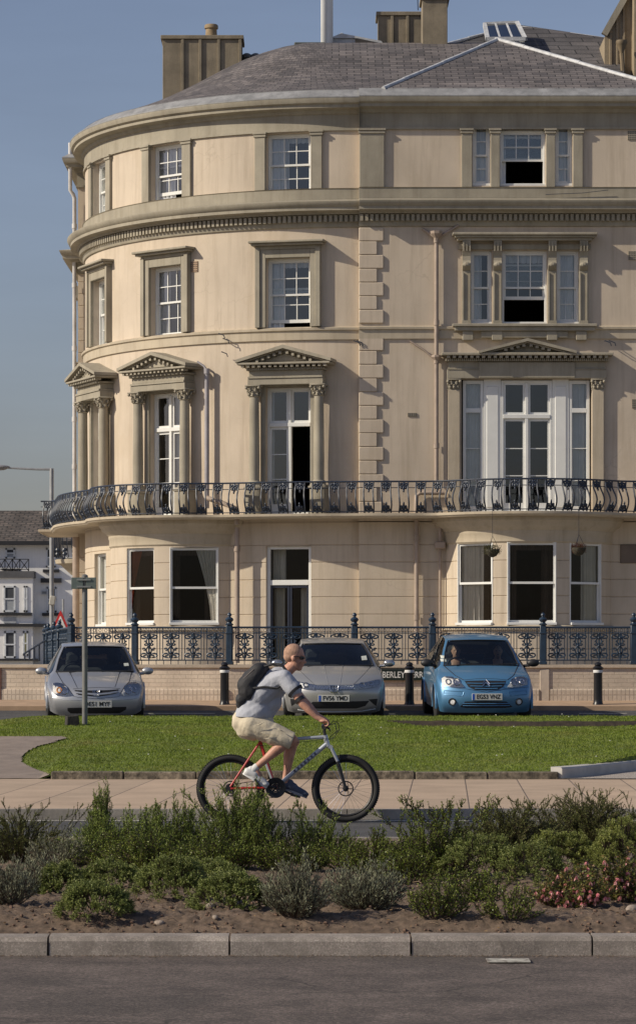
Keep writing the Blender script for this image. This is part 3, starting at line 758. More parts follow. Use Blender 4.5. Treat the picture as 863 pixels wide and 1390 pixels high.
def pediment(M, hw, zb, za, ent, col=True, dent=True):
    # ent = (half width, z bottom, z top) of the entablature
    m = MB(); ew, e0, e1 = ent
    m.bbox(-ew, ew, -.30, .08, e0, e0+.14, M, .006); m.bbox(-ew+.01, ew-.01, -.325, .08, e0+.143, e0+.19, M, .004)
    m.bbox(-ew+.03, ew-.03, -.28, .08, e0+.193, e1, M, .006); m.build('entablature', trim, hotel)
    m = MB(); m.bbox(-ew-.02, ew+.02, -.33, .08, e1+.003, e1+.05, M, .006)
    n = int(2*ew/.045)
    for k in range(n): x = -ew+(k+.5)*2*ew/n; m.box(x-.012, x+.012, -.365, -.33, e1+.003, e1+.06, M)
    n = int(2*hw/.13)
    for k in range(n):
        x = -hw+.06+(k+.5)*(2*hw-.12)/n; m.box(x-.032, x+.032, -.46, -.3, e1+.065, e1+.12, M)
    m.bbox(-hw, hw, -.50, .08, e1+.123, e1+.17, M, .008)
    m.add([(-hw+.1,-.30,e1+.17),(hw-.1,-.30,e1+.17),(0,-.30,za-.05)], [(0,1,2)], M)      # tympanum
    m.add([(-hw*.45,-.325,e1+.21),(hw*.45,-.325,e1+.21),(0,-.325,za-.17)], [(0,1,2)], M)
    rake(m, M, hw+.03, zb+.06, za+.02, -.52, .07); rake(m, M, hw-.02, zb-.01, za-.055, -.42, .03)
    n = int(hw/.13)
    for s in (-1, 1):
        for k in range(n):
            x = s*(k+.6)*hw/n; z = za-.10-(za-zb-.0)*abs(x)/hw
            if z < e1+.19: continue
            m.box(x-.03, x+.03, -.46, -.28, z-.055, z, M)
    m.build('pediment', trim, hotel)
def column(M, x, y, z0, z1, r=.12):
    o = MB(); T = M @ Matrix.Translation((x, y, 0))
    o.lathe([(r*1.0,z0+.1),(r*1.02,z0+.6),(r*.9,z1)], 20, T); co = o.build('column', trim, hotel, 40)
    o = MB(); o.lathe([(r*1.35,z0),(r*1.35,z0+.03),(r*1.2,z0+.045),(r*1.25,z0+.07),(r*1.05,z0+.1)], 20, T)
    o.bbox(-r*1.45, r*1.45, -r*1.45, .3, 4.86, z0-.003, T, .01); o.bbox(-r*1.7, r*1.7, -r*1.7, .3, z0-.09, z0-.04, T, .008); o.bbox(-r*1.65, r*1.65, -r*1.65, .3, 4.78, 4.857, T, .008)
    o.build('base', trim, co, 40); capital(co, M, x, y, z1, r)
for a in TH:
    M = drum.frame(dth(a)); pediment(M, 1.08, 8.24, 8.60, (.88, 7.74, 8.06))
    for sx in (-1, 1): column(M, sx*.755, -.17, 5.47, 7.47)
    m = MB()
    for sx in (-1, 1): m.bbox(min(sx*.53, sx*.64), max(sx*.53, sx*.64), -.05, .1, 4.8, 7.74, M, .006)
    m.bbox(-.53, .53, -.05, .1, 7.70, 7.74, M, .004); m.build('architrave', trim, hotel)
# right hand first floor surround
Mr = M0 @ Matrix.Translation((wx(714), 0, 0))
m = MB(); m.bbox(-1.8,1.8,-.14,.08,7.86,8.05,Mr,.006); m.bbox(-1.79,1.79,-.155,.08,8.053,8.08,Mr,.004); m.bbox(-1.77,1.77,-.12,.08,8.083,8.24,Mr,.006); m.bbox(-1.08,1.08,-.16,.0,7.87,8.22,Mr,.006); m.build('entablature', trim, hotel)
m = MB(); m.bbox(-1.84,1.84,-.2,.08,8.243,8.28,Mr,.004)
for k in range(82): x = -1.82+k*.045; m.box(x-.012,x+.012,-.235,-.2,8.243,8.30,Mr)
for k in range(28): x = -1.84+(k+.5)*3.68/28; m.box(x-.035,x+.035,-.34,-.15,8.305,8.36,Mr)
m.bbox(-1.93,1.93,-.38,.08,8.363,8.42,Mr,.008)
m.add([(-.95,-.17,8.42),(.95,-.17,8.42),(0,-.17,8.66)], [(0,1,2)], Mr)
rake(m, Mr, 1.10, 8.46, 8.74, -.42, .06); rake(m, Mr, 1.05, 8.40, 8.67, -.33, .03)
for s in (-1, 1):
    for k in range(7):
        x = s*(k+.6)*.135; z = 8.63-.27*abs(x)/1.08
        if z > 8.49: m.box(x-.035,x+.035,-.34,-.16,z-.055,z,Mr)
m.build('pediment', trim, hotel)
for px in (615.5, 810.5):
    s = fs(px); o = pil(front, s-.13, s+.13, 4.8, 7.60, .10, False, trim_gf); capital(o, M0 @ Matrix.Translation((wx(px), -.06, 0)), 0, 0, 7.60, .11, .255, True)
# right hand second floor: hood on consoles
m = MB(); Mq = M0 @ Matrix.Translation((wx(711), 0, 0))
m.bbox(-1.5,1.5,-.06,.05,10.78,10.90,Mq,.006); m.bbox(-1.52,1.52,-.24,.05,10.963,11.02,Mq,.008); m.bbox(-1.58,1.58,-.3,.05,11.023,11.07,Mq,.008); m.bbox(-1.63,1.63,-.36,.05,11.073,11.13,Mq,.01); m.build('window_hood', trim, hotel)
m = MB(); m.bbox(-1.58,1.58,-.2,.05,8.93,9.02,Mq,.008); m.bbox(-1.63,1.63,-.25,.05,9.023,9.085,Mq,.008)
for x in (-1.28,-.62,.62,1.28): m.bbox(x-.12,x+.12,-.16,.05,8.72,8.925,Mq,.01)
m.bbox(-.98,.98,-.14,.05,8.775,8.925,Mq,.01); m.build('window_sill', trim, hotel)
for px in (632.5, 674.5, 748.5, 791):
    m = MB(); T = M0 @ Matrix.Translation((wx(px), 0, 0)); m.bbox(-.1,.1,-.07,.05,9.09,10.3,T,.006)
    for x in (-.085,.06): m.box(x,x+.025,-.10,-.07,9.16,10.25,T)
    m.box(-.1,.1,-.11,-.065,9.09,9.17,T)
    o = m.build('pilaster', trim, hotel); m = MB()
    pr = [(-.07,10.3),(-.14,10.34),(-.19,10.40),(-.18,10.46),(-.13,10.52),(-.12,10.62),(-.16,10.74),(-.22,10.84),(-.23,10.96),(.02,10.96),(.02,10.3)]
    R4 = Matrix(((0,1,0,0),(1,0,0,0),(0,0,1,0),(0,0,0,1)))
    m.prism([(a, b) for a, b in pr][::-1], -.09, .09, T @ R4); m.ell((0,-.17,10.42),(.1,.06,.06),10,7,T)
    for x in (-.07,.0,.07): m.box(x-.012,x+.012,-.245,-.2,10.72,10.95,T)
    m.build('console', trim, o)
# drainpipes
def pipe(pts, r=.05, mt=pipe_m, rings=(), nm='drainpipe'):
    m = MB(); m.tube(pts, r, 10)
    for p in rings: m.tube([Vector(p)-Vector((0,0,.06)), Vector(p)+Vector((0,0,.06))], r*1.3, 10)
    return m.build(nm, mt, hotel, 50)
def V3(px, py, Y): return W(px, py, Y)
pipe([V3(592,325,68.9), V3(592,655,68.9)], .05, pipe_m, [V3(592,326,68.9), V3(592,438,68.9), V3(592,490,68.9), V3(592,605,68.9)])
pipe([V3(573,310,68.95), V3(584,318,68.92), V3(591,323,68.9)], .03); pipe([V3(622,306,68.95), V3(603,317,68.92), V3(593,323,68.9)], .03)
m = MB(); m.lathe([(.05,0),(.06,.05),(.14,.14),(.15,.2)], 8, Matrix.Translation(V3(592,326,68.88))); m.lathe([(.05,0),(.06,.05),(.12,.12),(.12,.16)], 8, Matrix.Translation(V3(592,492,68.88))); m.build('hopper', pipe_m, hotel)
pipe([V3(556,463,68.95), V3(575,475,68.93), V3(590,488,68.9)], .025)
pipe([V3(281,503,69.9), V3(281,690,69.9)], .055, pipe_g, [V3(281,504,69.9)])
pipe([V3(268,491,70.0), V3(277,497,69.95), V3(281,505,69.9)], .025, pipe_g)
pipe([V3(603,669,68.9), V3(570,669,68.9), V3(565,673,68.9), V3(564,700,68.9)], .05, pipe_m)
pipe([V3(281,676,69.5), V3(300,682,69.3), V3(320,690,69.2), V3(322,712,69.2)], .06, pipe_m)
pipe([V3(322,716,69.42), V3(322,900,69.42)], .06, pipe_m, [V3(322,745,69.42)])
pipe([V3(565,706,68.9), V3(565,906,68.9)], .055, pipe_m, [V3(565,730,68.9), V3(565,838,68.9)])
pipe([V3(597,742,68.9), V3(597,906,68.9)], .03, pipe_m)
pipe([V3(591,708,68.85), V3(597,712,68.85), V3(597,738,68.85)], .045, pipe_m)
m = MB(); T = Matrix.Translation(V3(597,740,68.85)); m.bbox(-.12,.12,-.08,.12,-.08,.08,T,.02); m.build('hopper', pipe_m, hotel)
# vents
ventm = mat('vent_clay', (.42,.29,.2), .9, .15); ventd = mat('vent_dark', (.06,.05,.045), .9)
def vent(M, w_, h_, mt):
    m = MB(); m.box(-w_,w_,-.02,.02,-h_,h_,M); m.cur = 1; n = 5
    for i in range(n):
        for j in range(n):
            x = -w_+(i+.5)*2*w_/n; z = -h_+(j+.5)*2*h_/n; m.box(x-w_*.1,x+w_*.1,-.024,-.018,z-h_*.1,z+h_*.1,M)
    m.build('vent', [mt, ventd], hotel)
s = dth(34.2); vent(drum.frame(s) @ Matrix.Translation((0,0,zf(359,69.9))), .11, .12, ventm)
for px, py, a, b, mt in ((857,184,.1,.1,trim),(858,347,.1,.1,trim),(559,563,.1,.04,trim),(863,548,.1,.1,trim)): vent(Matrix.Translation((wx(px),69,zf(py))), a, b, mt)
m = MB(); M = Matrix.Translation((wx(853),69,zf(752))); m.bbox(-.2,.2,-.03,.03,-.21,.21,M,.01); m.build('wall_plate', mat('plate_brown', (.16,.12,.09), .6, .2), hotel)
# small brackets / cable clutter on the wall
m = MB()
for px, py, Y in ((297,453,69.75),(303,460,69.75),(301,478,69.7),(480,463,69.05),(484,463,69.05),(820,463,68.9),(826,463,68.9),(262,290,70.)):
    m = MB(); p = W(px, py, Y); m.tube([p, p+Vector((0,-.1,0)), p+Vector((.12,-.12,-.05)), p+Vector((.14,-.12,-.12))], .012, 5); m.build('bracket', iron, hotel)
m = MB(); m.tube([W(640,442,68.95), W(600,447,68.95), W(596,449,68.95)], .006, 4); m.build('cable', iron, hotel); m = MB()
m.tube([W(825,258,68.88), W(790,262,68.9), W(740,264,68.9)], .008, 4); m.build('cable', iron, hotel)

# ---- wing behind the round end
wg = [(a, b) for a, b in ((-6.09, 88), (-6.09, 77.5), (-3.5, 77.5))]
wing = Path(wg)
m = MB(); wall(m, wing, 0, wing.len, .6, 13.9, (), .2, [4.11-.394*k for k in range(9)]+[11.1-.3*k for k in range(20)], ds=2); m.build('wing_wall', stucco, hotel)
for nm, pr, mt in (('top_cornice', C1, trim), ('lead_gutter', C1L, lead), ('dentil_cornice', C2, trim), ('string_course', ST, trim_gf)):
    m = MB(); sweep(m, wing, pr); m.build(nm, mt, hotel, 35)
pipe([(-6.27,77.3,14.6),(-6.27,77.3,13.4),(-6.2,77.35,13.3),(-6.17,77.38,13.2),(-6.17,77.38,5.0)], .05, mat('pipe_white',(.62,.6,.58),.5), [(-6.17,77.38,12.5),(-6.17,77.38,11),(-6.17,77.38,9.4),(-6.17,77.38,7.6),(-6.17,77.38,6.4)])
pipe([(-6.1,77.0,4.6),(-6.1,77.0,.7)], .09, pipe_m)

# ---- balcony
def resample(pts, step):
    P = Path(pts); n = int(P.len/step); return [tuple(P.pos(P.len*k/n)[:2]) for k in range(n+1)]
def smooth(pts, it):
    for _ in range(it): pts = [pts[0]]+[((a[0]+2*b[0]+c[0])/4, (a[1]+2*b[1]+c[1])/4) for a, b, c in zip(pts, pts[1:], pts[2:])]+[pts[-1]]
    return pts
bo = [(-6.62, 78.5), (-6.62, 76.1)]; pts = []
for t in range(86, -1, -2):
    d = (-math.sin(R_(t)), -math.cos(R_(t))); r = 7.4
    cx_, cy_ = -2.86-CX, 71.64-CY; b_ = d[0]*cx_+d[1]*cy_; q = b_*b_-(cx_*cx_+cy_*cy_-2.55**2)
    if q > 0: r = max(r, b_+math.sqrt(q))
    pts.append((CX+d[0]*r, CY+d[1]*r))
xs = -1.3
x = 1.0
while x < 14:
    y = 68.28
    dx = x-4.74
    if abs(dx) < 2.5: y = min(y, 69.7-math.sqrt(2.5**2-dx*dx))
    pts.append((x, y)); x += .12
outl = smooth(resample(pts, .1), 10)
outl = [(-7.0, 79.5), (-7.0, 76.95), (-6.68, 76.9), (-6.60, 76.1)]+outl
from mathutils.geometry import tessellate_polygon
def slab(m, pts, z0, z1):
    n = len(pts); tr = tessellate_polygon([[Vector((x, y, 0)) for x, y in pts]])
    m.add([(x, y, z0) for x, y in pts]+[(x, y, z1) for x, y in pts], [tuple(t) for t in tr]+[tuple(i+n for i in t[::-1]) for t in tr])
m = MB(); inner = [(14, 69.1), (1.0, 69.2)]+[(CX-6.5*math.sin(R_(t)), CY-6.5*math.cos(R_(t))) for t in range(0, 80, 4)]+[(-5.5, 79.5)]
slab(m, outl+inner, 4.69, 4.775); m.build('balcony_slab', trim_gf, hotel)
m = MB(); op = Path(outl); sweep(m, op, [(-.06,4.68),(.0,4.69),(.02,4.715),(.045,4.73),(.05,4.77),(.05,4.785),(-.05,4.79)]); m.build('balcony_edge', trim_gf, hotel, 40)
rp = Path(smooth(resample(outl[1:], .12), 2)); 
def inset(p, d): return Path([tuple(p.pos(t, -d)[:2]) for t in [p.len*k/(len(p.p)-1) for k in range(len(p.p))]])
rp = inset(rp, .07)
m = MB(); H_ = .70; zb = 4.80
def rail_pt(s, o, z): return rp.pos(s, o, z)
m2 = MB()
nS = int(rp.len/.1)
for o, z, r in ((.0, zb+H_, .022), (.0, zb+.56, .010), (.03, zb+.03, .012)):
    m2.tube([rail_pt(rp.len*k/nS, o, z) for k in range(nS+1)], r, 6)
def belly(h): return .0+.13*max(0., math.sin(PI*min(1, max(0, (h-.02)/.56))))**1.2*(1.25-h)
per = .385; n = int(rp.len/per)
for k in range(n):
    s0 = rp.len*k/n; per_ = rp.len/n
    for u in (.09, .295):
        s = s0+u
        m.tube([rail_pt(s+.012*math.sin(h*9), belly(h), zb+h) for h in (0,.06,.12,.19,.26,.33,.4,.47,.54,.6,.7)], .019, 5)
    s = s0+.192       # cast flower motifs, one over the foot and one under the rail
    for zc, sg in ((.0, 1), (.69, -1)):
        for dx, dz, rx, rz_ in ((0,.06,.022,.045),(0,.15,.016,.04),(0,.205,.012,.025),(-.045,.04,.03,.016),(.045,.04,.03,.016),(-.04,.10,.028,.018),(.04,.10,.028,.018),(-.05,.135,.016,.022),(.05,.135,.016,.022),(-.075,.065,.018,.018),(.075,.065,.018,.018)):
            h = zc+sg*dz; p = rail_pt(s+dx, belly(h), zb+h); m.ell(p, (rx*1.8, .022, rz_*1.5), 6, 4, None, Matrix.Rotation(math.atan2(rp.frame(s)[1][0], rp.frame(s)[0][0]), 3, 'Z'))
m2.f; ro = m2.build('balcony_railing', iron, hotel, 40); m.build('baluster_ornament', iron, ro, 60)
# extra side railing on the left return
# ---- roof
def bulge(u): return .20*math.sin(PI*u**2.2)-.10*math.sin(PI*min(1,u*1.6))*(u < .625)
def roofmesh(m, polys):
    for p in polys:
        p = [Vector(q) for q in p]; n = (p[1]-p[0]).cross(p[2]-p[0]).normalized()
        u = Vector((0,0,1)).cross(n); u = u.normalized() if u.length > .01 else Vector((1,0,0)); v = n.cross(u)
        uv = [(q.dot(u), q.dot(v)) for q in p]; m.add(p, [list(range(len(p)))], None, uv)
m = MB(); apex = Vector((-.15, 75.8, 16.82)); NE = 48; eave = []
for k in range(NE+1):
    t = 100-100*k/NE; eave.append(Vector((CX-(RD+.12)*math.sin(R_(t)), CY-(RD+.12)*math.cos(R_(t)), 14.41)))
rows = 12; vs = []; uv = []
for k, e in enumerate(eave):
    for j in range(rows+1):
        u = j/rows; p = e.lerp(apex, u); p.z += bulge(u)
        vs.append(p); uv.append((k*.245*(1.0), u*7.2))
m.add(vs, [(k*(rows+1)+j, (k+1)*(rows+1)+j, (k+1)*(rows+1)+j+1, k*(rows+1)+j+1) for k in range(NE) for j in range(rows)], None, uv)
ey = CY-RD-.12
rows = 10
A = Vector((.89, ey, 14.41)); B_ = Vector((14.2, ey, 14.41)); C_ = Vector((4.2, 75.8, 16.82)); 
vs = []; uv = []
for j in range(rows+1):
    u = j/rows
    for a_, c_ in ((A, apex), (Vector((4.2, ey, 14.41)), C_)):
        p = a_.lerp(c_, u); p.z += bulge(u); vs.append(p); uv.append((p.x, u*7.2))
m.add(vs, [(2*j, 2*j+1, 2*j+3, 2*j+2) for j in range(rows)], None, uv)
roofmesh(m, [[apex, C_, (4.2, 88, 14.4), (-6, 88, 14.4), (-6, 77, 14.4)], [C_, (4.2,ey,14.41), (4.2,88,14.4)], [(4.2,ey,14.415),(14.2,ey,14.415),(14.2,88,14.42),(4.2,88,14.42)]])
hipA = W(675, 54, 73.2); hl = W(520, 121, 68.87); hr = W(905, 121, 68.87); hb = Vector((hipA.x, 76.5, hipA.z))
hl.z = hr.z = 14.40
roofmesh(m, [[hl, hr, hipA], [hl, hipA, hb, (hl.x+.6, 76, 15.5)], [hr, (hr.x-.3, 76, 15.5), hb, hipA]])
roof = m.build('roof', slate, hotel)
m = MB()
def ridge(m, a, b, r=.09, sq=True):
    a = Vector(a); b = Vector(b); n = max(2, int((b-a).length/.9))
    for k in range(n):
        p = a.lerp(b, k/n); q = a.lerp(b, (k+1)/n+.01); m.tube([p+Vector((0,0,.02*(k%2)*.3)), q], [r, r*.94], 8)
ridge(m, hl, hipA, .055); ridge(m, hr, hipA, .06); m.build('hip_flashing', leadw, roof, 50)
m = MB(); bp = [W(590,62,78.5), W(700,33,80.5), W(838,53,80.0), W(846,58,79.5), W(846,140,74), W(590,150,74)]
roofmesh(m, [bp, [bp[1], bp[0], Vector((bp[0].x, 86, 16)), Vector((bp[1].x, 86, 16))], [bp[2], bp[1], Vector((bp[1].x,86,16)), Vector((bp[2].x,86,16))]])
ro2 = m.build('rear_roof', slate_b, hotel)
m = MB(); ridge(m, W(708,38,80.4), W(838,56,80), .06); ridge(m, W(603,61,78.5), W(698,36,80.4), .05); m.build('hip_flashing', leadw, ro2, 50)
m = MB(); sa = [W(657,37,79.4), W(701,35,79.4), W(712,57,78.2), W(661,57,78.2)]; sa = [p+Vector((0,-.12,.05)) for p in sa]
def barq(m, a, b, w_=.07): m.tube([a, b], w_, 4)
for a, b in zip(sa, sa[1:]+sa[:1]): barq(m, a, b)
for k in (1, 2): barq(m, sa[0].lerp(sa[1], k/3), sa[3].lerp(sa[2], k/3), .035)
m.add([p+Vector((0,0,-.1)) for p in sa], [(0,1,2,3)]); sko = m.build('skylight', leadw, roof); m = MB(); m.add([p+Vector((0,-.02,.01)) for p in sa], [(0,1,2,3)]); m.build('pane', glass_gf, sko)
# chimneys
def chim(px0, px1, ptop, pbot, Y, dep, ribs, pots=(), mt=None, label=None, cap=True):
    m = MB(); x0, x1 = WX(px0, Y), WX(px1, Y); z1 = WZ(ptop, Y); z0 = WZ(pbot, Y)
    m.bbox(x0, x1, Y, Y+dep, z0, z1-.1, None, .01)
    if cap: m.bbox(x0-.05, x1+.05, Y-.05, Y+dep+.05, z1-.097, z1, None, .01)
    for r in ribs: x = WX(r, Y); m.bbox(x-.035, x+.035, Y-.04, Y+.01, z0, z1-.1, None, .006)
    o = m.build('chimney', mt or chm, roof)
    for a, b, t in pots:
        m = MB(); r = (WX(b, Y)-WX(a, Y))/2; T = Matrix.Translation(((WX(a, Y)+WX(b, Y))/2, Y+dep/2, z1)); h = WZ(t, Y)-z1
        m.lathe([(r,0),(r*.92,.05),(r*.85,h-.12),(r*1.05,h-.1),(r*1.05,h-.03),(r*.9,h)], 14, T); m.build('chimney_pot', potm, o, 40)
    return o
chm = mat('chimney_render', (.25,.21,.15), .9, .2, 3, .5, 30, streak=.35); potm = mat('pot_clay', (.27,.20,.12), .85, .2, 6)
chim(221, 328, 48, 190, 76.5, 1.0, (248, 272, 297, 326), ((277, 295, 28),))
chim(513, 573, 16, 75, 76.2, .9, (532, 553), ())
chim(573, 607, 0-6, 84, 74.6, .9, (), (), None, None)
m = MB()
for px in (335, 347): T = Matrix.Translation(W(px, 80, 77)); m.lathe([(.14,-.1),(.12,.0),(.16,.02),(.16,.08),(.05,.14)], 10, T)
m.build('roof_vent', mat('vent_grey', (.12,.12,.12), .7), roof, 40)
m = MB(); p = W(420, 62, 75.9); m.bbox(p.x-.38, p.x+.38, p.y-.3, p.y+.3, p.z-.2, p.z+.03, None, .02); m.build('lead_box', mat('lead_green', (.075,.085,.075), .7), roof)
m = MB(); p = W(468, 62, 76.3); m.bbox(p.x-.3, p.x+.25, p.y-.3, p.y+.3, p.z-.1, p.z+.12, None, .01)
m.prism([(p.x-.38,p.z+.12),(p.x-.1,p.z+.24),(p.x+.9,p.z+.05),(p.x+.95,p.z-.02),(p.x+.3,p.z+.12)][::-1], p.y-.35, p.y+.3, None); m.ell((p.x-.08,p.y,p.z+.26),(.07,.07,.06)); m.build('roof_lantern', leadw, roof)
m = MB(); p = W(444, 62, 75.9); m.tube([p-Vector((0,0,.3)), p+Vector((0,0,2.8))], .15, 12); m.bbox(p.x-.16, p.x-.02, p.y-.17, p.y, p.z-.2, p.z+2.8, None, .01); m.build('flagpole', white, roof, 40)
m = MB(); p = W(567, 14, 76.5); m.tube([p, p+Vector((-.02,0,.6))], .012, 5); m.build('aerial', iron, roof)
# neighbouring taller house at the right
nb = thing('neighbouring_house', 'tall tan rendered gable wall rising beyond the slate roof at the right edge', 'house', W(870, 108, 77.5))
nbm = mat('neighbour_render', (.31,.25,.17), .9, .14, 3, .4, 30, streak=.3)
m = MB(); Y = 77.5; P = [(820,50),(866,-34),(1010,-120),(1010,170),(820,170)]
m.prism([(WX(a,Y), WZ(b,Y)) for a, b in P], Y, Y+6, None); m.build('gable_wall', nbm, nb)
m = MB()
for a in (828, 837, 846): m.bbox(WX(a,Y)-.03, WX(a,Y)+.03, Y-.05, Y, WZ(110,Y), WZ(50-(a-820)*1.8,Y)-.05, None, .006)
m.bbox(WX(857,Y), WX(900,Y), Y-.35, Y, WZ(120,Y), WZ(-40,Y), None, .02); m.build('pilaster_strip', nbm, nb)
m = MB(); a_, b_ = Vector((WX(819,Y),Y-.06,WZ(48,Y))), Vector((WX(866,Y),Y-.06,WZ(-36,Y))); m.tube([a_, b_], .11, 4); m.build('coping', trim, nb)
m = MB(); q = W(843,62,76.9); m.lathe([(.05,-.25),(.06,-.15),(.13,.02),(.15,.08),(.14,.13)], 10, Matrix.Translation(q)); m.tube([q-Vector((0,0,.2)), q-Vector((-.1,0,1.6))], .06, 8); m.build('rain_hopper', mat('hopper_ochre', (.2,.15,.09), .7, .2), nb, 40)
# ------------------------------------------------------------------ far left: white house, lamp, triangular sign, terrace beyond
Yh = 170.
wh = thing('white_house', 'white painted terraced house with grey tiled roof and black sills at the far left', 'house', (WX(30, Yh), Yh, .6))
wpaint = mat('house_white', (.80,.79,.77), .8, .06, .6, 0, streak=.15, dirt=(.3,.3,.3)); black = mat('black_paint', (.02,.02,.022), .5)
tile = brick_mat('roof_tiles', (.155,.125,.105), (.105,.09,.08), (.05,.045,.04), .5, .33, .05, .9, .6, 'UV', .5, .3)
hx = lambda p: WX(p, Yh); hz = lambda p: WZ(p, Yh)
m = MB(); m.box(hx(-260), hx(230), Yh, Yh+9, .6, hz(736)); m.build('wall', wpaint, wh)
m = MB(); roofmesh(m, [[(hx(-265),Yh-.5,hz(738)),(hx(235),Yh-.5,hz(738)),(hx(235),Yh+5,hz(692)*1.02),(hx(-265),Yh+5,hz(692)*1.02)]]); m.build('roof', tile, wh)
m = MB(); m.box(hx(-265), hx(235), Yh-.6, Yh, hz(740), hz(735)); m.build('gutter', black, wh)
m = MB(); m.prism([(hx(-40),.6),(hx(47),.6),(hx(47),hz(783)),(hx(-40),hz(783))], Yh-1.0, Yh+.1, None); 
m.build('bay', wpaint, wh)
m = MB(); m.box(hx(-42), hx(49), Yh-1.15, Yh, hz(785), hz(776)); m.build('bay_roof', mat('bay_slate', (.1,.1,.105), .8), wh)
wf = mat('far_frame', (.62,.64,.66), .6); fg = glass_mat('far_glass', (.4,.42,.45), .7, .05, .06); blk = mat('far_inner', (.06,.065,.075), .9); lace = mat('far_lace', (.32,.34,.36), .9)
def fwin(x0, x1, y0, y1, Y, cur=True, yel=None):
    a, b, c, d = WX(x0, Yh), WX(x1, Yh), WZ(y1, Yh), WZ(y0, Yh); m = MB(); t = .09
    m.box(a,a+t,Y-.06,Y+.02,c,d); m.box(b-t,b,Y-.06,Y+.02,c,d); m.box(a,b,Y-.06,Y+.02,d-t,d); m.box(a,b,Y-.06,Y+.02,c,c+t); z = (c+d)/2; m.box(a,b,Y-.07,Y+.02,z-.04,z+.04)
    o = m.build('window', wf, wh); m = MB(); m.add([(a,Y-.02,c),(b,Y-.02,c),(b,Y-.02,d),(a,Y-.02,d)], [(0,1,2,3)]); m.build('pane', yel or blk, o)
    if cur:
        m = MB(); m.add([(a+t,Y-.025,c+t),(b-t,Y-.025,c+t),(b-t,Y-.025,z-.05),(a+t,Y-.025,z-.05)], [(0,1,2,3)]); m.build('net_curtain', lace, o)
fwin(8,21,744,758,Yh); fwin(63,76,744,770,Yh); fwin(8,24,796,831,Yh-1.0); fwin(35,40,796,831,Yh-1.0); fwin(64,77,797,831,Yh); fwin(99,108,797,831,Yh)
fwin(9,24,857,893,Yh-1.0,False); fwin(-30,-5,796,831,Yh-1.); fwin(34,41,857,890,Yh-1.0,False,mat('yellow_door',(.4,.38,.2),.7)); fwin(64,77,858,893,Yh)
m = MB()
for x0, x1, y0, y1, d in ((59,81,773,777,.2),(-5,46,832,836,1.2),(58,84,832,836,.2),(-20,64,847,851,1.25),(56,84,785,791,.2),(3,26,772,774,.3),(95,125,832,836,.2),(-20,55,894,897,1.3)):
    m = MB(); m.box(hx(x0), hx(x1), Yh-d, Yh, hz(y1), hz(y0)); m.build('sill', black, wh)
m = MB()
for k in range(-6, 6):
    x = hx(42-k*9) if k > -1 else None
for x0, x1 in ((-20,-10),(-10,0),(0,10),(10,20),(20,30),(30,42)):
    a, b, c, d = hx(x0), hx(x1), hz(776), hz(760); y = Yh-1.1
    for p, q in (((a,y,c),(a,y,d)),((a,y,d),(b,y,d)),((a,y,c+.1),(b,y,c+.1)),((a,y,c),(b,y,d)),((a,y,d),(b,y,c)),((b,y,c),(b,y,d))): m.tube([p, q], .03, 4)
m.build('balcony_rail', black, wh)
m = MB(); m.box(hx(8), hx(25), Yh-1.05, Yh-1.0, hz(846), hz(838)); m.box(hx(57), hx(65), Yh-.2, Yh-.1, hz(807), hz(802)); m.build('sign_plate', mat('plate_grey', (.4,.42,.44), .6), wh)
m = MB(); m.box(hx(57)+.05, hx(65)-.05, Yh-.21, Yh-.2, hz(806), hz(803)); m.build('plate_panel', mat('plate_inner',(.16,.17,.18),.6), wh)
# street lamp
Yl = 100.; lp = thing('street_lamp', 'tall grey steel street lamp with one long arm reaching left', 'street lamp', (WX(70.5, Yl), Yl, .7))
steel = mat('galv_steel', (.36,.37,.38), .45, .15, 5, metal=.3); B0 = Vector((WX(70.5, Yl), Yl, .7)); T0 = W(70.5, 636, Yl)
m = MB(); m.tube([B0, B0+Vector((0,0,1.5)), B0+Vector((0,0,1.55)), T0], [.13,.13,.075,.07], 12); m.build('pole', steel, lp, 40)
m = MB(); m.tube([T0+Vector((0,0,-.02)), W(50,637,Yl), W(10,635,Yl)], [.05,.04,.035], 8); m.build('arm', steel, lp, 40)
m = MB(); c = W(1, 634, Yl); m.ell(c, (.32,.16,.07), 14, 8); m.ell(c+Vector((0,0,-.04)), (.24,.12,.07), 12, 6); m.build('lamp_head', mat('lamp_grey', (.25,.25,.26), .4), lp, 60)
m = MB(); c = W(71.5, 815, Yl-.12); m.bbox(c.x-.09, c.x+.09, c.y-.08, c.y+.08, c.z-.15, c.z+.15, Matrix.Translation(c) @ Matrix.Rotation(R_(10),4,'Y') @ Matrix.Translation(-c), .02); m.build('control_box', mat('box_cream', (.5,.48,.42), .6), lp)
# triangular warning sign
Ys = 118.; ts = thing('warning_sign', 'triangular red bordered warning sign behind the corner of the railings', 'road sign', (WX(85, Ys), Ys, .7))
m = MB(); m.tube([(WX(86,Ys),Ys+.05,.7),(WX(86,Ys),Ys+.05,WZ(813,Ys))], .045, 8); m.build('pole', steel, ts)
def tri(m, cx, top, bot, hw, y0, y1): m.prism([(WX(cx-hw,Ys),WZ(bot,Ys)),(WX(cx+hw,Ys),WZ(bot,Ys)),(WX(cx+.5,Ys),WZ(top,Ys)),(WX(cx-.5,Ys),WZ(top,Ys))], y0, y1, None)
m = MB(); tri(m, 82.5, 829, 857, 13, Ys, Ys+.02); m.build('sign_border', mat('sign_red', (.55,.03,.03), .4), ts)
m = MB(); tri(m, 82.5, 836.5, 854, 8.2, Ys-.01, Ys); m.build('sign_face', mat('sign_white', (.75,.75,.72), .4), ts)
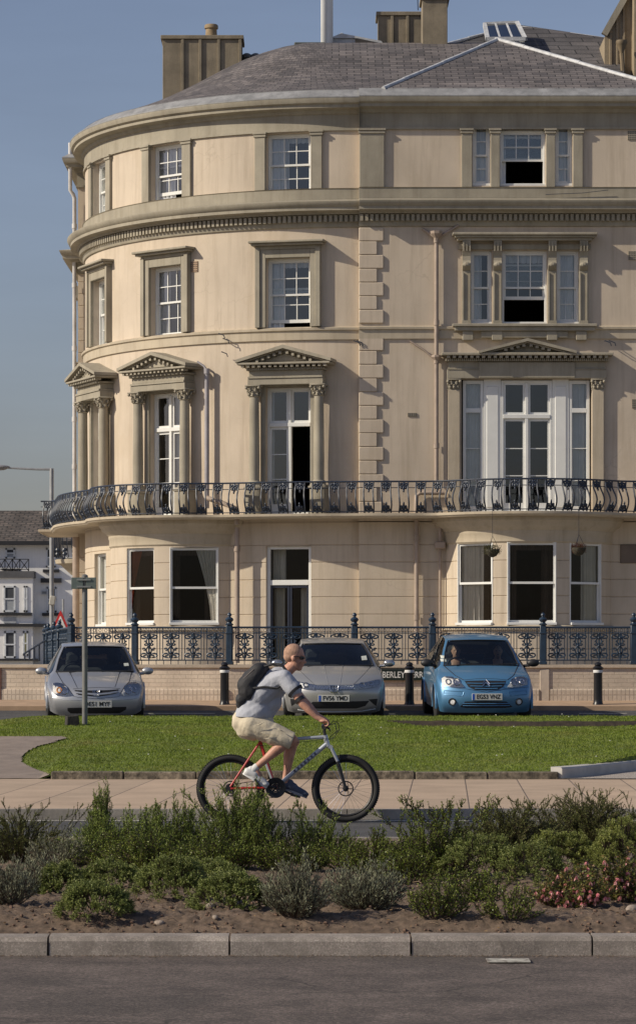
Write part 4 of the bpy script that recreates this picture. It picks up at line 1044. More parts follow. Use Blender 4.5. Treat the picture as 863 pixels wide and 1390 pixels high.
m = MB(); m.box(WX(81.7,Ys),WX(83.3,Ys),Ys-.016,Ys-.01,WZ(851,Ys),WZ(844,Ys)); m.ell((WX(82.5,Ys),Ys-.012,WZ(841.5,Ys)),(.03,.006,.03),8,6); m.build('sign_symbol', black, ts)
# building beyond with a second iron balcony
fb = thing('terrace_house', 'cream terrace house beyond the hotel showing only its small iron balcony', 'house', (-4, 104, .7))
m = MB(); m.box(-7.55, -3, 100.6, 112, .6, 12.5); m.build('wall', stucco, fb)
fp = Path([(-8.6, 103)]+arc(-7.7, 100.8, .95, 85, 0, 8)+[(-4, 99.85)]); m = MB(); sweep(m, fp, [(-1.6,4.68),(-.5,4.3),(-.15,4.62),(0,4.66),(.03,4.78),(-.02,4.8),(-1.6,4.8)]); m.build('balcony_slab', trim_gf, fb, 40)
m = MB(); m.box(-8.0,-7.6,100.4,101.2,13.4,13.8); m.box(-7.9,-7.6,100.4,101.2,13.0,13.4); m.box(-8.0,-7.6,100.4,101.0,11.0,11.3); m.box(-7.75,-3,100.5,112,12.5,14.0); m.build('cornice', trim, fb)
m = MB()
for z in (4.83, 5.85): m.tube([fp.pos(fp.len*k/30, -.03, z) for k in range(31)], .03, 5)
for k in range(44):
    s = fp.len*k/44; m.tube([fp.pos(s, -.03+.1*math.sin(h*2.6), 4.82+h) for h in (0,.2,.4,.6,.8,1.03)], .022, 4)
    if k % 2 == 0:
        for h in (.14,.28,.86): m.ell(fp.pos(s+.08, .06, 4.82+h), (.08,.03,.07), 6, 4)
m.build('balcony_railing', iron, fb)
# direction sign on the verge
Yp = 47.6; zb_ = terr(WX(115,Yp),Yp)-.02; ds_ = thing('direction_sign_post', 'grey steel post with two blank grey sign blades standing on the grass', 'sign post', (WX(115.5,Yp), Yp, zb_))
pm = mat('post_grey', (.19,.19,.185), .5, .2, 6, metal=.2); B0 = Vector((WX(115.5,Yp),Yp,zb_))
m = MB(); m.tube([B0, Vector((B0.x,Yp,WZ(783,Yp)))], .043, 14); m.lathe([(.05,0),(.05,.04),(.02,.06)], 12, Matrix.Translation((B0.x,Yp,WZ(783,Yp)-.02))); m.build('pole', pm, ds_, 40)
bm_ = mat('blade_green_grey', (.12,.15,.14), .5, .2, 8)
for (x0, x1, a) in ((97.5,113.5,.5),(117.5,131,-.15)):
    m = MB(); m.bbox(WX(x0,Yp), WX(x1,Yp), Yp-.06, Yp-.03, WZ(799.5,Yp), WZ(784,Yp), None, .004); o = m.build('sign_blade', bm_, ds_)
m = MB()
for y in (787, 796.5): m.box(WX(105,Yp),WX(124,Yp),Yp-.075,Yp-.06,WZ(y+1.1,Yp),WZ(y-1.1,Yp)); m.lathe([(.05,-.012),(.05,.012)],12,Matrix.Translation((B0.x,Yp,WZ(y,Yp))))
m.build('clamp', mat('clamp_light', (.35,.36,.35), .4, metal=.5), ds_)
# small concrete block beside the post
q = W(98, 981, 47.4); m = MB(); T = Matrix.Translation((q.x, q.y, terr(q.x,q.y)-.03)) @ Matrix.Rotation(R_(14),4,'Z'); m.prism([(-.10,0),(.11,0),(.09,.19),(-.09,.18)], -.09, .09, T, .012)
tag(m.build('marker_block', mat('block_dark', (.045,.04,.035), .9, .3, 12, .6)), 'small dark weathered block on the grass beside the sign post', 'block')

# ------------------------------------------------------------------ garden wall, railings, bollards, name plate
bw = Path([(WX(-700,60.5),60.6),(WX(0,58.3),58.3),(WX(309,57.6),57.6),(12,57.6),(30,57.6)])
brickm = brick_mat('painted_brick', (.62,.52,.41), (.58,.48,.38), (.50,.42,.33), .235, .078, .009, .85, .45, 'UV', .5, .12)
gw = thing('garden_wall', 'low cream painted brick garden wall with coping along the pavement', 'wall', (0, 57.7, .72))
m = MB(); sweep(m, bw, [(0,.6),(0,.96),(0,1.36)]+[(0,1.36),(-.24,1.36)]); m.build('brick_face', brickm, gw)
m = MB(); sweep(m, bw, [(.012,1.34),(.04,1.36),(.04,1.41),(-.26,1.42),(-.26,1.3)]); m.build('coping', mat('coping_stone', (.47,.39,.30), .85, .12, 4, .4), gw, 30)
m = MB(); s0 = bw.len*0
tA = bw.at_px(120) if False else None
def bws(px): 
    for k in range(4001):
        s = bw.len*k/4000; p = bw.pos(s)
        if CXP+p.x*F/p.y >= px: return s
plm = brick_mat('plinth_brick', (.60,.50,.40), (.55,.46,.36), (.43,.35,.28), .08, .24, .01, .85, .6, 'UV', .0, .12)
for a, b in ((-690,309),(318,731),(746,863+400)): sweep(m, bw, [(.035,.6),(.035,.93),(.03,.945),(0,.955)], bws(a), bws(b) or bw.len)
m.build('brick_plinth', plm, gw)
m = MB()
s = bws(-4); m.bbox(-.09,.09,-.055,.1,.6,1.36,bw.frame(s),.01)
m.build('pier', mat('pier_red', (.26,.14,.10), .9, .2, 6), gw)
m = MB(); s = bws(738); m.bbox(-.09,.09,-.02,.1,.6,1.335,bw.frame(s),.01); m.build('pier', mat('pier_cream', (.50,.42,.34), .9, .15, 6), gw)
# railings on the wall
rl = [(WX(62,69.5),69.5),(WX(66,66.5),66.5),(WX(76,62.3),62.3),(WX(97,58.35),58.35),(WX(183,58.1),58.1),(WX(309,57.75),57.75),(12,57.75)]
rp2 = Path(rl)
fence = thing('iron_railings', 'blue cast iron scrolled railings with finial posts on the garden wall', 'railings', (0, 57.8, 1.42))
m = MB(); zr0, zr1 = 1.50, 2.12
for z, r in ((zr1, .022), (zr1-.105, .012), (zr0, .014)): m.tube([rp2.pos(t, 0, z) for t in rp2.L], r, 6)
ff = m.build('rail', iron_b, fence)
posts = [rp2.L[0]+.02, rp2.L[1], rp2.L[2]-.9, rp2.L[2]+1.0, rp2.L[3], None]
def rps(px):
    for k in range(3, len(rl)-1):
        for j in range(401):
            p = rp2.p[k].lerp(rp2.p[k+1], j/400)
            if CXP+p.x*F/p.y >= px: return rp2.L[k]+(rp2.L[k+1]-rp2.L[k])*j/400
    return rp2.len
posts = posts[:5]+[rps(p) for p in (183,309,480,585,735,858)]+[rps(858)+2.0, rps(858)+4.]
for s in posts:
    m = MB(); M = rp2.frame(s)
    if s < rp2.L[3]-.1: M = Matrix.Translation((0,0,-.10)) @ M
    m.bbox(-.055,.055,-.055,.055,1.42,2.16,M,.008)
    m.lathe([(.07,2.16),(.08,2.18),(.05,2.2),(.045,2.22),(.075,2.25),(.08,2.275),(.06,2.3),(.03,2.315),(.028,2.33),(.045,2.35),(.04,2.375),(.015,2.4)], 12, M); m.bbox(-.075,.075,-.075,.075,1.42,1.48,M,.008)
    m.bbox(-.068,.068,-.068,.068,2.0,2.03,M,.006); m.build('post', iron_b, fence, 35)
def spiral(cx, cz, r, turns, a0, sg, n=12): return [(cx+(r*(1-.78*k/n))*math.cos(a0+sg*2*PI*turns*k/n), cz+(r*(1-.78*k/n))*math.sin(a0+sg*2*PI*turns*k/n)) for k in range(n+1)]
MOT = []
for sx in (-1, 1):
    for z0, sg, fl in ((.44, 1, 1), (.10, -1, -1)):
        sp = spiral(sx*.052, z0, .045, 1.1, PI/2*fl+(0), -sx*fl, 10)
        lk = [(sx*.004, .27), (sx*.03, .27+fl*.07)] + ([(sx*.012, z0+fl*.06)])
        MOT.append((lk+sp, .0085))
    MOT.append((spiral(sx*.035, .30, .03, 1., PI/2, sx, 8), .007)); MOT.append((spiral(sx*.06, .215, .026, .9, -PI/2, -sx, 7), .007))
MOT.append(([(0,.0),(0,.10),(0,.2),(0,.34),(0,.51)], .009))
def between(s0, s1):
    m = MB(); L = s1-s0-.12; n = max(1, round(L/.44)); w_ = L/n
    P = lambda u, z: rp2.pos(s0+.06+u, 0, zr0+z)
    for k in range(n):
        c = (k+.5)*w_
        for pts, r in MOT: m.tube([P(c+x*1.8, z) for x, z in pts], r*1.9, 5, cap=False)
        for dx, dz, r in ((0,.42,.034),(0,.14,.032),(0,.27,.03),(0,.5,.022),(.075,.36,.018),(-.075,.36,.018),(.08,.19,.016),(-.08,.19,.016)): m.ell(P(c+dx, dz), r, 6, 4)
    for k in range(n+1):
        for d in (-.055, 0, .055): m.tube([P(k*w_+d, 0), P(k*w_+d, zr1-zr0)], .0105, 4, cap=False)
    nn = round(L/.11)
    for k in range(nn):
        c = (k+.5)*L/nn; m.tube([P(c+.028*math.cos(a), .5675+.028*math.sin(a)+.0) for a in [2*PI*j/8 for j in range(8)]], .006, 4, closed=True)
        m.tube([P(c+L/nn/2, .515), P(c+L/nn/2, .62)], .006, 4, cap=False)
    for k in range(n*3): m.tube([P((k+.5)*w_/3, 0), P((k+.5)*w_/3, -.08)], .01, 4)
    m.build('scroll_panel', iron_b, fence, 60)
ps = sorted(posts)
for a, b in zip(ps, ps[1:]): between(a, b)
# steps handrail at far left
hr = thing('step_handrail', 'short dark stepped handrail beside the corner of the blue railings', 'handrail', W(45, 893, 64)); m = MB(); Y = 64.
for k in range(5): x = 34+k*6.5; m.tube([W(x,896,Y), W(x,887-k*4.2,Y)], .02, 5)
m.tube([W(32,888,Y), W(62,869,Y)], .02, 5); m.build('rail', iron, hr)
# bollards
def bollard():
    o = thing('bollard', 'x', 'bollard', (0,0,0), group='black bollards on the pavement'); m = MB()
    m.lathe([(.10,-.1),(.10,.02),(.088,.04),(.083,.10),(.080,.58),(.083,.60)], 18); m.build('shaft', blkp, o, 40, local=True)
    m = MB(); m.lathe([(.088,.60),(.09,.612),(.09,.64),(.088,.65)], 18); m.build('white_band', mat('band_white', (.7,.7,.68), .5), o, 40, local=True)
    m = MB(); m.lathe([(.085,.65),(.10,.665),(.105,.69),(.07,.715),(.055,.73),(.07,.75),(.05,.785),(.01,.80)], 18); m.build('cap', blkp, o, 40, local=True)
    return o
blkp = mat('bollard_black', (.013,.013,.015), .35, .2, 5, spec=.5)
b0 = bollard()
for i, (px, lab) in enumerate(((305, 'black bollard with white band between the two silver cars, behind the cyclist'), (555.5, 'black bollard with white band in front of the street name plate'), (811, 'black bollard with white band standing alone right of the blue car'))):
    if i == 0: o = b0
    else:
        o = b0.copy(); COL.objects.link(o)
        for ch in b0.children: c = ch.copy(); COL.objects.link(c); c.parent = o
    o.location = (WX(px, 56.6), 56.6, .668); o['label'] = lab; o.scale = (1,1,1)
# street name plate
sn = thing('street_name_plate', 'black street name plate with white capitals fixed to the garden wall', 'street sign', W(547, 915.5, 57.55)); Y = 57.56
m = MB(); m.bbox(WX(502,Y), WX(592,Y), Y-.02, Y+.02, WZ(923.5,Y), WZ(908.5,Y), None, .004); m.build('plate', mat('plate_black', (.012,.02,.014), .45), sn)
text('KIMBERLEY TERRACE', .165, Matrix.Translation((WX(547,Y), Y-.0225, WZ(916.3,Y))) @ UPR, mat('letter_white', (.75,.75,.7), .6), 'lettering', sn, .001, sx=.80, bold=.002)
# hanging baskets
def basket(px, py, label, cols, dead):
    c = W(px, py, 66.85); o = thing('hanging_basket', label, 'hanging basket', c, group='hanging baskets under the balcony'); m = MB()
    m.lathe([(.02,-.17),(.09,-.14),(.14,-.07),(.16,.0),(.155,.01)], 12, Matrix.Translation(c)); m.build('basket', mat('basket_moss', (.05,.045,.03), .95, .4, 20), o, 50)
    m = MB()
    for k in range(3): a = 2*PI*k/3; m.tube([c+Vector((.15*math.cos(a),.15*math.sin(a),0)), c+Vector((0,0,.3))], .006, 4)
    m.tube([c+Vector((0,0,.3)), Vector((c.x, c.y, 5.3))], .006, 4); m.build('chain', iron, o)
    vs = []; fs_ = []; b = 0
    for k in range(900):
        a = random.random()*2*PI; r = random.random()**.5*(.2 if not dead else .17); z = random.uniform(-.1,.09) if r > .1 else random.uniform(0,.11)
        p = c+Vector((r*math.cos(a)+(random.random()*-.1 if dead==0 and k%4==0 else 0), r*math.sin(a), z)); d = Vector((random.gauss(0,1),random.gauss(0,1),random.gauss(0,1))).normalized(); e = d.cross(Vector((0,.3,1))).normalized()*.008; d *= .022
        vs += [p-e*.3, p+d*.5+e, p+d, p+d*.5-e]; fs_.append((b,b+1,b+2,b+3)); b += 4
    m = MB(); m.add(vs, fs_); m.build('foliage', leaf_mat('basket_leaf%d' % dead, *cols), o)
basket(668, 746, 'hanging basket of trailing green plants at the left of the right-hand bay', ((.07,.08,.03),(.12,.12,.05),(.2,.18,.1)), 0)
basket(785, 744, 'hanging basket of reddish withered plants at the right of the right-hand bay', ((.12,.035,.02),(.18,.07,.04),(.12,.1,.05)), 1)
# ------------------------------------------------------------------ cars
def paint_mat(name, c, metal=.55):
    m = mat(name, c, .38, .05, .6, 0, metal=metal, coat=.7); return m
def subd(mb, lv=1):
    o = mb; s = o.modifiers.new('s', 'SUBSURF'); s.levels = lv; s.render_levels = lv
    dg = bpy.context.evaluated_depsgraph_get(); dg.update(); me = bpy.data.meshes.new_from_object(o.evaluated_get(dg)); return me
chrome = mat('chrome', (.62,.62,.62), .18, .05, 5, metal=1.); rubber = mat('tyre_rubber', (.02,.02,.02), .8, .2, 9); rimm = mat('rim_silver', (.35,.36,.37), .35, .1, metal=.8)
blackp = mat('black_plastic', (.018,.018,.02), .5, .2, 8); intr = mat('car_interior', (.03,.03,.034), .8, .3, 3); seatm = mat('seat_cloth', (.055,.055,.06), .9, .2, 8)
cglass = glass_mat('car_glass', (.66,.72,.71), .7, .015, .03); lens = glass_mat('lens_glass', (.98,.98,.98), .5, .08, .0)
reflm = mat('lamp_reflector', (.88,.88,.86), .5, .25, 22, .3, 40, metal=.0); amber = mat('lamp_amber', (.55,.22,.05), .4); platew = mat('plate_white', (.52,.52,.48), .5, .05); euro = mat('plate_blue', (.03,.1,.45), .5); ink = mat('plate_ink', (.01,.01,.01), .5)
sticker = mat('sticker', (.6,.62,.55), .6)
def car(name, label, loc, yaw, paint, P, cx, Wd, spec):
    root = thing(name, label, 'car', loc, (-R_(2.1)*0+R_(2.0), 0, R_(yaw)))
    S = 79.3; gy = HZ+(EYE-loc[2])*S
    U = [-1,-.93,-.8,-.6,-.4,-.2,0,.2,.4,.6,.8,.93,1]
    # P rows: (y, z, w, bow, drop, tag)
    vs = []; fs = []; fm = []
    nU = len(U)
    for (y, z, w_, bow, drop, tg) in P:
        for u in U:
            a = abs(u); vs.append((w_*u, y+bow*a**2.6, z-drop*a**2.4))
    for i in range(len(P)-1):
        for k in range(nU-1):
            fs.append([i*nU+k, i*nU+k+1, (i+1)*nU+k+1, (i+1)*nU+k])
            g = P[i][5] in ('ws', 'rw') and 1 <= k <= nU-3
            fm.append(1 if g else 0)
    nF = 5; n = len(P)
    st = list(range(nF-1, n-nF+1))           # stations that own side columns
    for sg in (-1, 1):
        kk = 0 if sg < 0 else nU-1; cols = [[i*nU+kk for i in range(nF)]]
        for j, i in enumerate(st[1:-1]):
            E = vs[i*nU+kk]; y = E[1]; zs = min(E[2]-.012, spec['belt'](y)); col = []
            for z, xx in ((.20, Wd*.955), (.38, Wd*.99), (.58, Wd*1.0), (zs, max(abs(E[0])+.012, Wd*.975) if zs > E[2]-.02 else Wd*.965)):
                vs.append((sg*xx, y, z)); col.append(len(vs)-1)
            cols.append(col+[i*nU+kk])
        cols.append([i*nU+kk for i in range(n-1, n-nF-1, -1)])
        for a in range(len(cols)-1):
            for r in range(nF-1):
                q = [cols[a][r], cols[a+1][r], cols[a+1][r+1], cols[a][r+1]]
                if sg > 0: q = q[::-1]
                fs.append(q[::-1])
                i = st[a] if a < len(st) else 0
                t0 = P[st[a]][5]; g = r == 3 and t0 in ('ws2', 'roof', 'side', 'ws')
                fm.append(2 if g and t0 != 'ws' else (2 if g else 0))
    # underside
    me = bpy.data.meshes.new('tmp'); me.from_pydata(vs, [], fs); me.validate(clean_customdata=False)
    for _ in range(3): me.materials.append(None)
    me.polygons.foreach_set('material_index', fm[:len(me.polygons)])
    bm = bmesh.new(); bm.from_mesh(me); bmesh.ops.recalc_face_normals(bm, faces=bm.faces)
    cl = bm.edges.layers.float.get('crease_edge') or bm.edges.layers.float.new('crease_edge')
    for e in bm.edges:
        ms = {f.material_index for f in e.link_faces}
        if len(ms) > 1: e[cl] = .8
    bm.to_mesh(me); bm.free()
    o = bpy.data.objects.new('tmp', me); COL.objects.link(o); me2 = subd(o, 2); bpy.data.objects.remove(o)
    V = [v.co.copy() for v in me2.vertices]; PO = [(list(p.vertices), p.material_index) for p in me2.polygons]
    bvh = BVHTree.FromPolygons(V, [p[0] for p in PO])
    wr = .315; ax = spec.get('ax', (.82, 3.35))
    def arch(c): return any((c.y-a)**2+(c.z-.30)**2 < (wr+.045)**2 for a in ax) and abs(c.x) > Wd*.82 and c.z < .72
    def sub(mi, nm, mt, parent, keep=None):
        mb = MB(); mp = {}; fl = []
        for vl, m_ in PO:
            if m_ != mi: continue
            c = sum((V[i] for i in vl), Vector())/len(vl)
            if (mi == 0 and arch(c)) or (keep and not keep(c)): continue
            for i in vl:
                if i not in mp: mp[i] = len(mp)
            fl.append([mp[i] for i in vl])
        ks = [None]*len(mp)
        for k, v in mp.items(): ks[v] = V[k]
        mb.add(ks, fl); return mb.build(nm, mt, parent, 60, local=True)
    body = sub(0, 'body', paint, root)
    sub(1, 'windscreen', cglass, root, lambda c: c.y < 2.4); sub(1, 'rear_window', cglass, root, lambda c: c.y > 2.4)
    sub(2, 'side_window', cglass, root, lambda c: c.x < 0); sub(2, 'side_window', cglass, root, lambda c: c.x > 0)
    def mean(i, u):
        y, z, w_, bow, drop, tg = P[i]; a = abs(u); return Vector((w_*u, y+bow*a**2.6-.012, z-drop*a**2.4+.012))
    i0 = [k for k in range(n) if P[k][5] == 'ws'][0]; i1 = [k for k in range(n) if P[k][5] == 'ws2'][0]
    def proj(p):
        q = bvh.find_nearest(p); return q[0]+q[1]*.004*(1 if q[1].dot(Vector((0,-1,.3))) > 0 else -1)
    m = MB(); ring = [mean(i0, u*.93) for u in [k/8 for k in range(-8, 9)]]+[mean(i0, .93).lerp(mean(i0+1, .93), t) for t in (.5,)]+[mean(i0+1, .93), mean(i0+1, .93).lerp(mean(i1, .93), .5)]+[mean(i1, -u*.93) for u in [k/8 for k in range(-8, 9)]]+[mean(i0+1, -.93).lerp(mean(i1, -.93), .5), mean(i0+1, -.93), mean(i0, -.93).lerp(mean(i0+1, -.93), .5)]
    m.tube([proj(p) for p in ring], .012, 5, closed=True); m.build('windscreen_seal', blackp, root, 60, local=True)
    def hit(x, z, y0=-3):
        h = bvh.ray_cast(Vector((x, y0, z)), Vector((0, 1, 0)))
        return h[0].y if h[0] else None
    def loc2(px, py): return ((px-cx)/S, (gy-py)/S)
    def patch(nm, poly, mt, parent, off=.006, px=True, th=.03, cuts=5, sm=50):
        pts = [loc2(*p) for p in poly] if px else poly
        bm = bmesh.new(); f = bm.faces.new([bm.verts.new((x, 0, z)) for x, z in pts]); bmesh.ops.triangulate(bm, faces=[f])
        bmesh.ops.subdivide_edges(bm, edges=bm.edges[:], cuts=cuts, use_grid_fill=True)
        bmesh.ops.triangulate(bm, faces=bm.faces[:])
        ly = 0
        for v in sorted(bm.verts, key=lambda v: abs(v.co.x)):
            y = hit(v.co.x, v.co.z)
            if y is None: y = ly
            ly = y; v.co.y = y-off
        be = [e for e in bm.edges if len(e.link_faces) == 1]
        r = bmesh.ops.extrude_edge_only(bm, edges=be)
        for v in [g for g in r['geom'] if isinstance(g, bmesh.types.BMVert)]: v.co.y += th
        bmesh.ops.recalc_face_normals(bm, faces=bm.faces)
        m_ = bpy.data.meshes.new(nm); bm.to_mesh(m_); bm.free(); m_.materials.append(mt)
        m_.polygons.foreach_set('use_smooth', [True]*len(m_.polygons)); m_.set_sharp_from_angle(angle=R_(sm))
        ob = bpy.data.objects.new(nm, m_); COL.objects.link(ob); ob.parent = parent; return ob
    def stroke(nm, pts, r, mt, parent, off=.008, px=True, closed=False, n=5):
        q = []
        pts = [loc2(*p) for p in pts] if px else pts
        if closed: pts = pts+pts[:1]
        for (a, b), (c, d) in zip(pts, pts[1:]):
            k = max(1, int(math.hypot(c-a, d-b)/.04))
            for j in range(k): q.append((a+(c-a)*j/k, b+(d-b)*j/k))
        q.append(pts[-1]); m = MB(); ly = 0; w3 = []
        for x, z in q:
            y = hit(x, z); y = ly if y is None else y; ly = y; w3.append((x, y-off, z))
        m.tube(w3, r, n); return m.build(nm, mt, parent, 60, local=True)
    # wheels
    for a, y in enumerate(ax):
        for sg in (-1, 1):
            M = Matrix.Translation((sg*(Wd-.11), y, .305)) @ Matrix.Rotation(PI/2, 4, 'Y')
            if sg < 0: M = M @ Matrix.Rotation(PI, 4, 'X')
            m = MB(); m.lathe([(.2,-.1),(.27,-.105),(.30,-.085),(.31,-.06),(.31,.06),(.30,.085),(.27,.1),(.205,.1)], 28, M); wo_ = m.build('wheel', rubber, root, 40, local=True)
            m = MB(); m.lathe([(.2,-.02),(.208,.09),(.19,.085),(.175,.04),(.05,.05),(.045,.075),(.01,.078)], 28, M)
            for k in range(9): m.box(-.014,.014,.04,.19,.045,.075, M @ Matrix.Rotation(2*PI*k/9,4,'Z'))
            m.build('rim', rimm, wo_, 40, local=True)
            m = MB(); pts = [(sg*(Wd-.012), y+(wr+.035)*math.cos(t), .30+(wr+.035)*math.sin(t)) for t in [PI*k/16 for k in range(-1, 18)]]; m.tube(pts, .024, 6); m.build('wheel_arch', paint, root, 60, local=True)
    m = MB(); m.box(-Wd*.8, Wd*.8, .45, ax[1]+.35, .17, .22); m.box(-Wd*.78, Wd*.78, .3, 1.3, .22, .6)
    for y in ax:
        m.box(-Wd+.22, Wd-.22, y-.35, y+.35, .2, .66)
    m.build('underbody', blackp, root, local=True)
    # interior
    cz, cy_, tz, ty = spec['cowl'][1], spec['cowl'][0], spec['top'][1], spec['top'][0]
    m = MB(); m.box(-Wd*.82, Wd*.82, cy_+.08, cy_+.5, .5, cz-.03); m.bbox(-.62,.62, cy_+.3, cy_+.62, cz-.2, cz-.01, None, .03); m.build('dashboard', intr, root, local=True)
    for sg in (-1, 1):
        m = MB(); m.bbox(sg*.36-.22, sg*.36+.22, 2.05, 2.2, .45, tz-.34, None, .04); m.bbox(sg*.36-.24, sg*.36+.24, 1.7, 2.15, .38, .52, None, .03)
        se = m.build('seat', seatm, root, local=True); m = MB(); m.bbox(sg*.36-.12, sg*.36+.12, 2.07, 2.17, tz-.31, tz-.11, None, .04); m.build('headrest', seatm, se, local=True)
    m = MB(); m.bbox(-.6,.6, 3.0, 3.15, .45, tz-.42, None, .04); m.bbox(-.48,-.26,3.02,3.12,tz-.4,tz-.26,None,.03); m.bbox(.26,.48,3.02,3.12,tz-.4,tz-.26,None,.03); m.build('rear_seat', seatm, root, local=True)
    m = MB(); T = Matrix.Translation((-.36, cy_+.68, cz-.05)) @ Matrix.Rotation(R_(65), 4, 'X'); m.tube([T @ Vector((.185*math.cos(a), .185*math.sin(a), 0)) for a in [2*PI*k/20 for k in range(20)]], .016, 6, closed=True)
    m.tube([T @ Vector((-.18,0,0)), T @ Vector((.18,0,0))], .018, 5); m.build('steering_wheel', intr, root, 60, local=True)
    m = MB(); m.bbox(-.1,.1, ty+.02, ty+.05, tz-.15, tz-.085, None, .01); m.build('rear_view_mirror', intr, root, local=True)
    return root, body, patch, stroke, hit, loc2
def plate(root, hit, loc2, px0, px1, py0, py1, txt, eu=True, white_=None):
    (x0, z1), (x1, z0) = loc2(px0, py0), loc2(px1, py1); y = min(hit(x0, (z0+z1)/2) or 0, hit((x0+x1)/2, (z0+z1)/2) or 0, hit((x0+x1)/2, z0) or 0)-.012
    m = MB(); m.bbox(x0, x1, y-.006, y+.03, z0, z1, None, .003); o = m.build('number_plate', platew, root, local=True)
    e = 0
    if eu: m = MB(); e = .045; m.box(x0+.004, x0+e, y-.008, y-.005, z0+.006, z1-.006); m.build('plate_band', euro, o, local=True)
    W_ = mworld(root)
    t = text(txt, .104, W_ @ Matrix.Translation(((x0+e+x1)/2, y-.008, (z0+z1)/2)) @ UPR, ink, 'lettering', o, .001, bold=.002)
    xs = [v.co.x for v in t.data.vertices]; k = ((x1-x0-e)*.86)/(max(xs)-min(xs)); c = (max(xs)+min(xs))/2
    for v in t.data.vertices: v.co.x = c+(v.co.x-c)*k
def mirror(root, x, y, z, sg, mt, big=1.):
    m = MB(); m.ell((sg*(x+.13), y, z+.05), (.105*big,.06,.065*big), 14, 9); m.tube([(sg*(x-.03), y+.03, z), (sg*(x+.07), y, z+.01)], .026, 7); o = m.build('wing_mirror', mt, root, 60, local=True)
    m = MB(); m.ell((sg*(x+.13), y+.045, z+.05), (.085*big,.02,.05*big), 12, 7); m.build('mirror_glass', chrome, o, 60, local=True)
def wipers(root, cy_, cz, rake_, n=2):
    m = MB()
    for x0 in (-.45, .12): m.tube([(x0, cy_+.02, cz+.03), (x0+.28, cy_+.07, cz+.055), (x0+.55, cy_+.09, cz+.05)], .009, 5)
    m.build('wiper', blackp, root, local=True)
def H_badge(body, stroke, cx, cy, s):
    stroke('badge', [(cx-s,cy-s*.8),(cx+s,cy-s*.8),(cx+s*.7,cy+s*.8),(cx-s*.7,cy+s*.8)], .007, chrome, body, .025, closed=True)
    stroke('badge', [(cx-s*.5,cy-s*.6),(cx-s*.38,cy+s*.55)], .007, chrome, body, .028); stroke('badge', [(cx+s*.5,cy-s*.6),(cx+s*.38,cy+s*.55)], .007, chrome, body, .028); stroke('badge', [(cx-s*.4,cy),(cx+s*.4,cy)], .006, chrome, body, .028)

# ---- left silver hatchback
pL = paint_mat('silver_paint', (.42,.43,.45)); CXL = 131.0
def prof(lip, bump, gr, ws, roof_, tail, W_):
    return lip
PL = [(.10,.13,.68,.20,0,'f'),(.0,.24,.74,.20,0,'f'),(-.02,.40,.765,.20,0,'f'),(.02,.52,.78,.22,0,'f'),(.10,.60,.78,.26,.01,'f'),
      (.32,.68,.775,.16,.03,'h'),(.68,.765,.765,.08,.04,'h'),(1.02,.825,.735,.05,.03,'cowl'),
      (1.06,.845,.725,.10,.02,'ws'),(1.42,1.06,.665,.12,.02,'ws'),(1.80,1.255,.565,.12,.02,'ws2'),
      (1.92,1.295,.555,.06,.03,'roof'),(2.5,1.335,.56,0,.04,'roof'),(3.3,1.30,.55,0,.04,'side'),
      (3.62,1.22,.55,0,.03,'rw'),(3.92,.96,.62,-.03,.02,'f'),(4.10,.90,.70,-.08,.02,'f'),(4.2,.6,.76,-.12,0,'f'),(4.2,.4,.76,-.12,0,'f'),(4.15,.2,.74,-.12,0,'f')]
belt = lambda y: .70+.10*min(1, max(0, (y-.3)/1.2))+.04*max(0, (y-1.5)/2)
X = WX(CXL, 52.2); zz = rz(52.2)
root, body, patch, stroke, hit, loc2 = car('parked_car', 'silver hatchback with bare grille bar, parked furthest left behind the sign post', (X, 52.2, zz), 5.5, pL, PL, CXL, .845, dict(belt=belt, cowl=(1.04,.835), top=(1.8,1.255)))
c3 = lambda pts: [(50+a/5.394, 860+b/5.394) for a, b in pts]
def lamp(nm, pts, extra=None):
    o = patch(nm, pts, reflm, root, .004, cuts=6); patch('lens', pts, lens, o, .016, cuts=4); return o
lL = c3([(122,372),(150,366),(195,372),(232,402),(268,452),(210,460),(150,457),(122,440)])
lR = c3([(610,448),(650,385),(690,365),(735,362),(762,380),(765,440),(720,452),(640,458)])
for pts, nm in ((lL,'headlight'),(lR,'headlight')):
    o = lamp(nm, pts); xs = [p[0] for p in pts]; ys = [p[1] for p in pts]; mxx = (min(xs)+max(xs))/2; my = (min(ys)+max(ys))/2+1
    for d, r, mt_ in ((-5 if mxx < CXL else 5, 3.2, amber if mxx < CXL else chrome), (2 if mxx < CXL else -3, 5.0, chrome)):
        stroke('lamp_bowl', [(mxx+d+r*math.cos(t), my+r*math.sin(t)) for t in [2*PI*k/14 for k in range(14)]], .012, mt_, o, .010, closed=True)
patch('grille', c3([(282,418),(600,414),(578,440),(520,452),(440,462),(350,454),(305,448)]), blackp, root, .003)
stroke('grille_bar', c3([(290,432),(350,440),(440,446),(530,438),(590,427)]), .022, pL, root, .012)
stroke('grille_trim', c3([(280,417),(430,424),(600,413)]), .008, blackp, root, .006)
H_badge(body, stroke, 50+437/5.394, 860+436/5.394, 4.6)
patch('lower_intake', c3([(228,545),(440,540),(658,538),(655,560),(610,586),(250,588),(228,566)]), blackp, root, .003)
stroke('bumper_crease', c3([(118,470),(200,484),(440,490),(690,484),(770,468)]), .006, pL, root, .0)
stroke('bonnet_gap', c3([(262,444),(232,400),(196,368),(150,296)]), .007, blackp, root, .0); stroke('bonnet_gap', c3([(614,440),(648,390),(684,362),(716,292)]), .007, blackp, root, .0)
stroke('bonnet_lip', c3([(268,408),(330,402),(437,398),(545,400),(612,406)]), .005, blackp, root, .0)
stroke('bumper_seam', c3([(268,458),(300,466),(437,476),(590,464),(612,456)]), .004, blackp, root, .0)
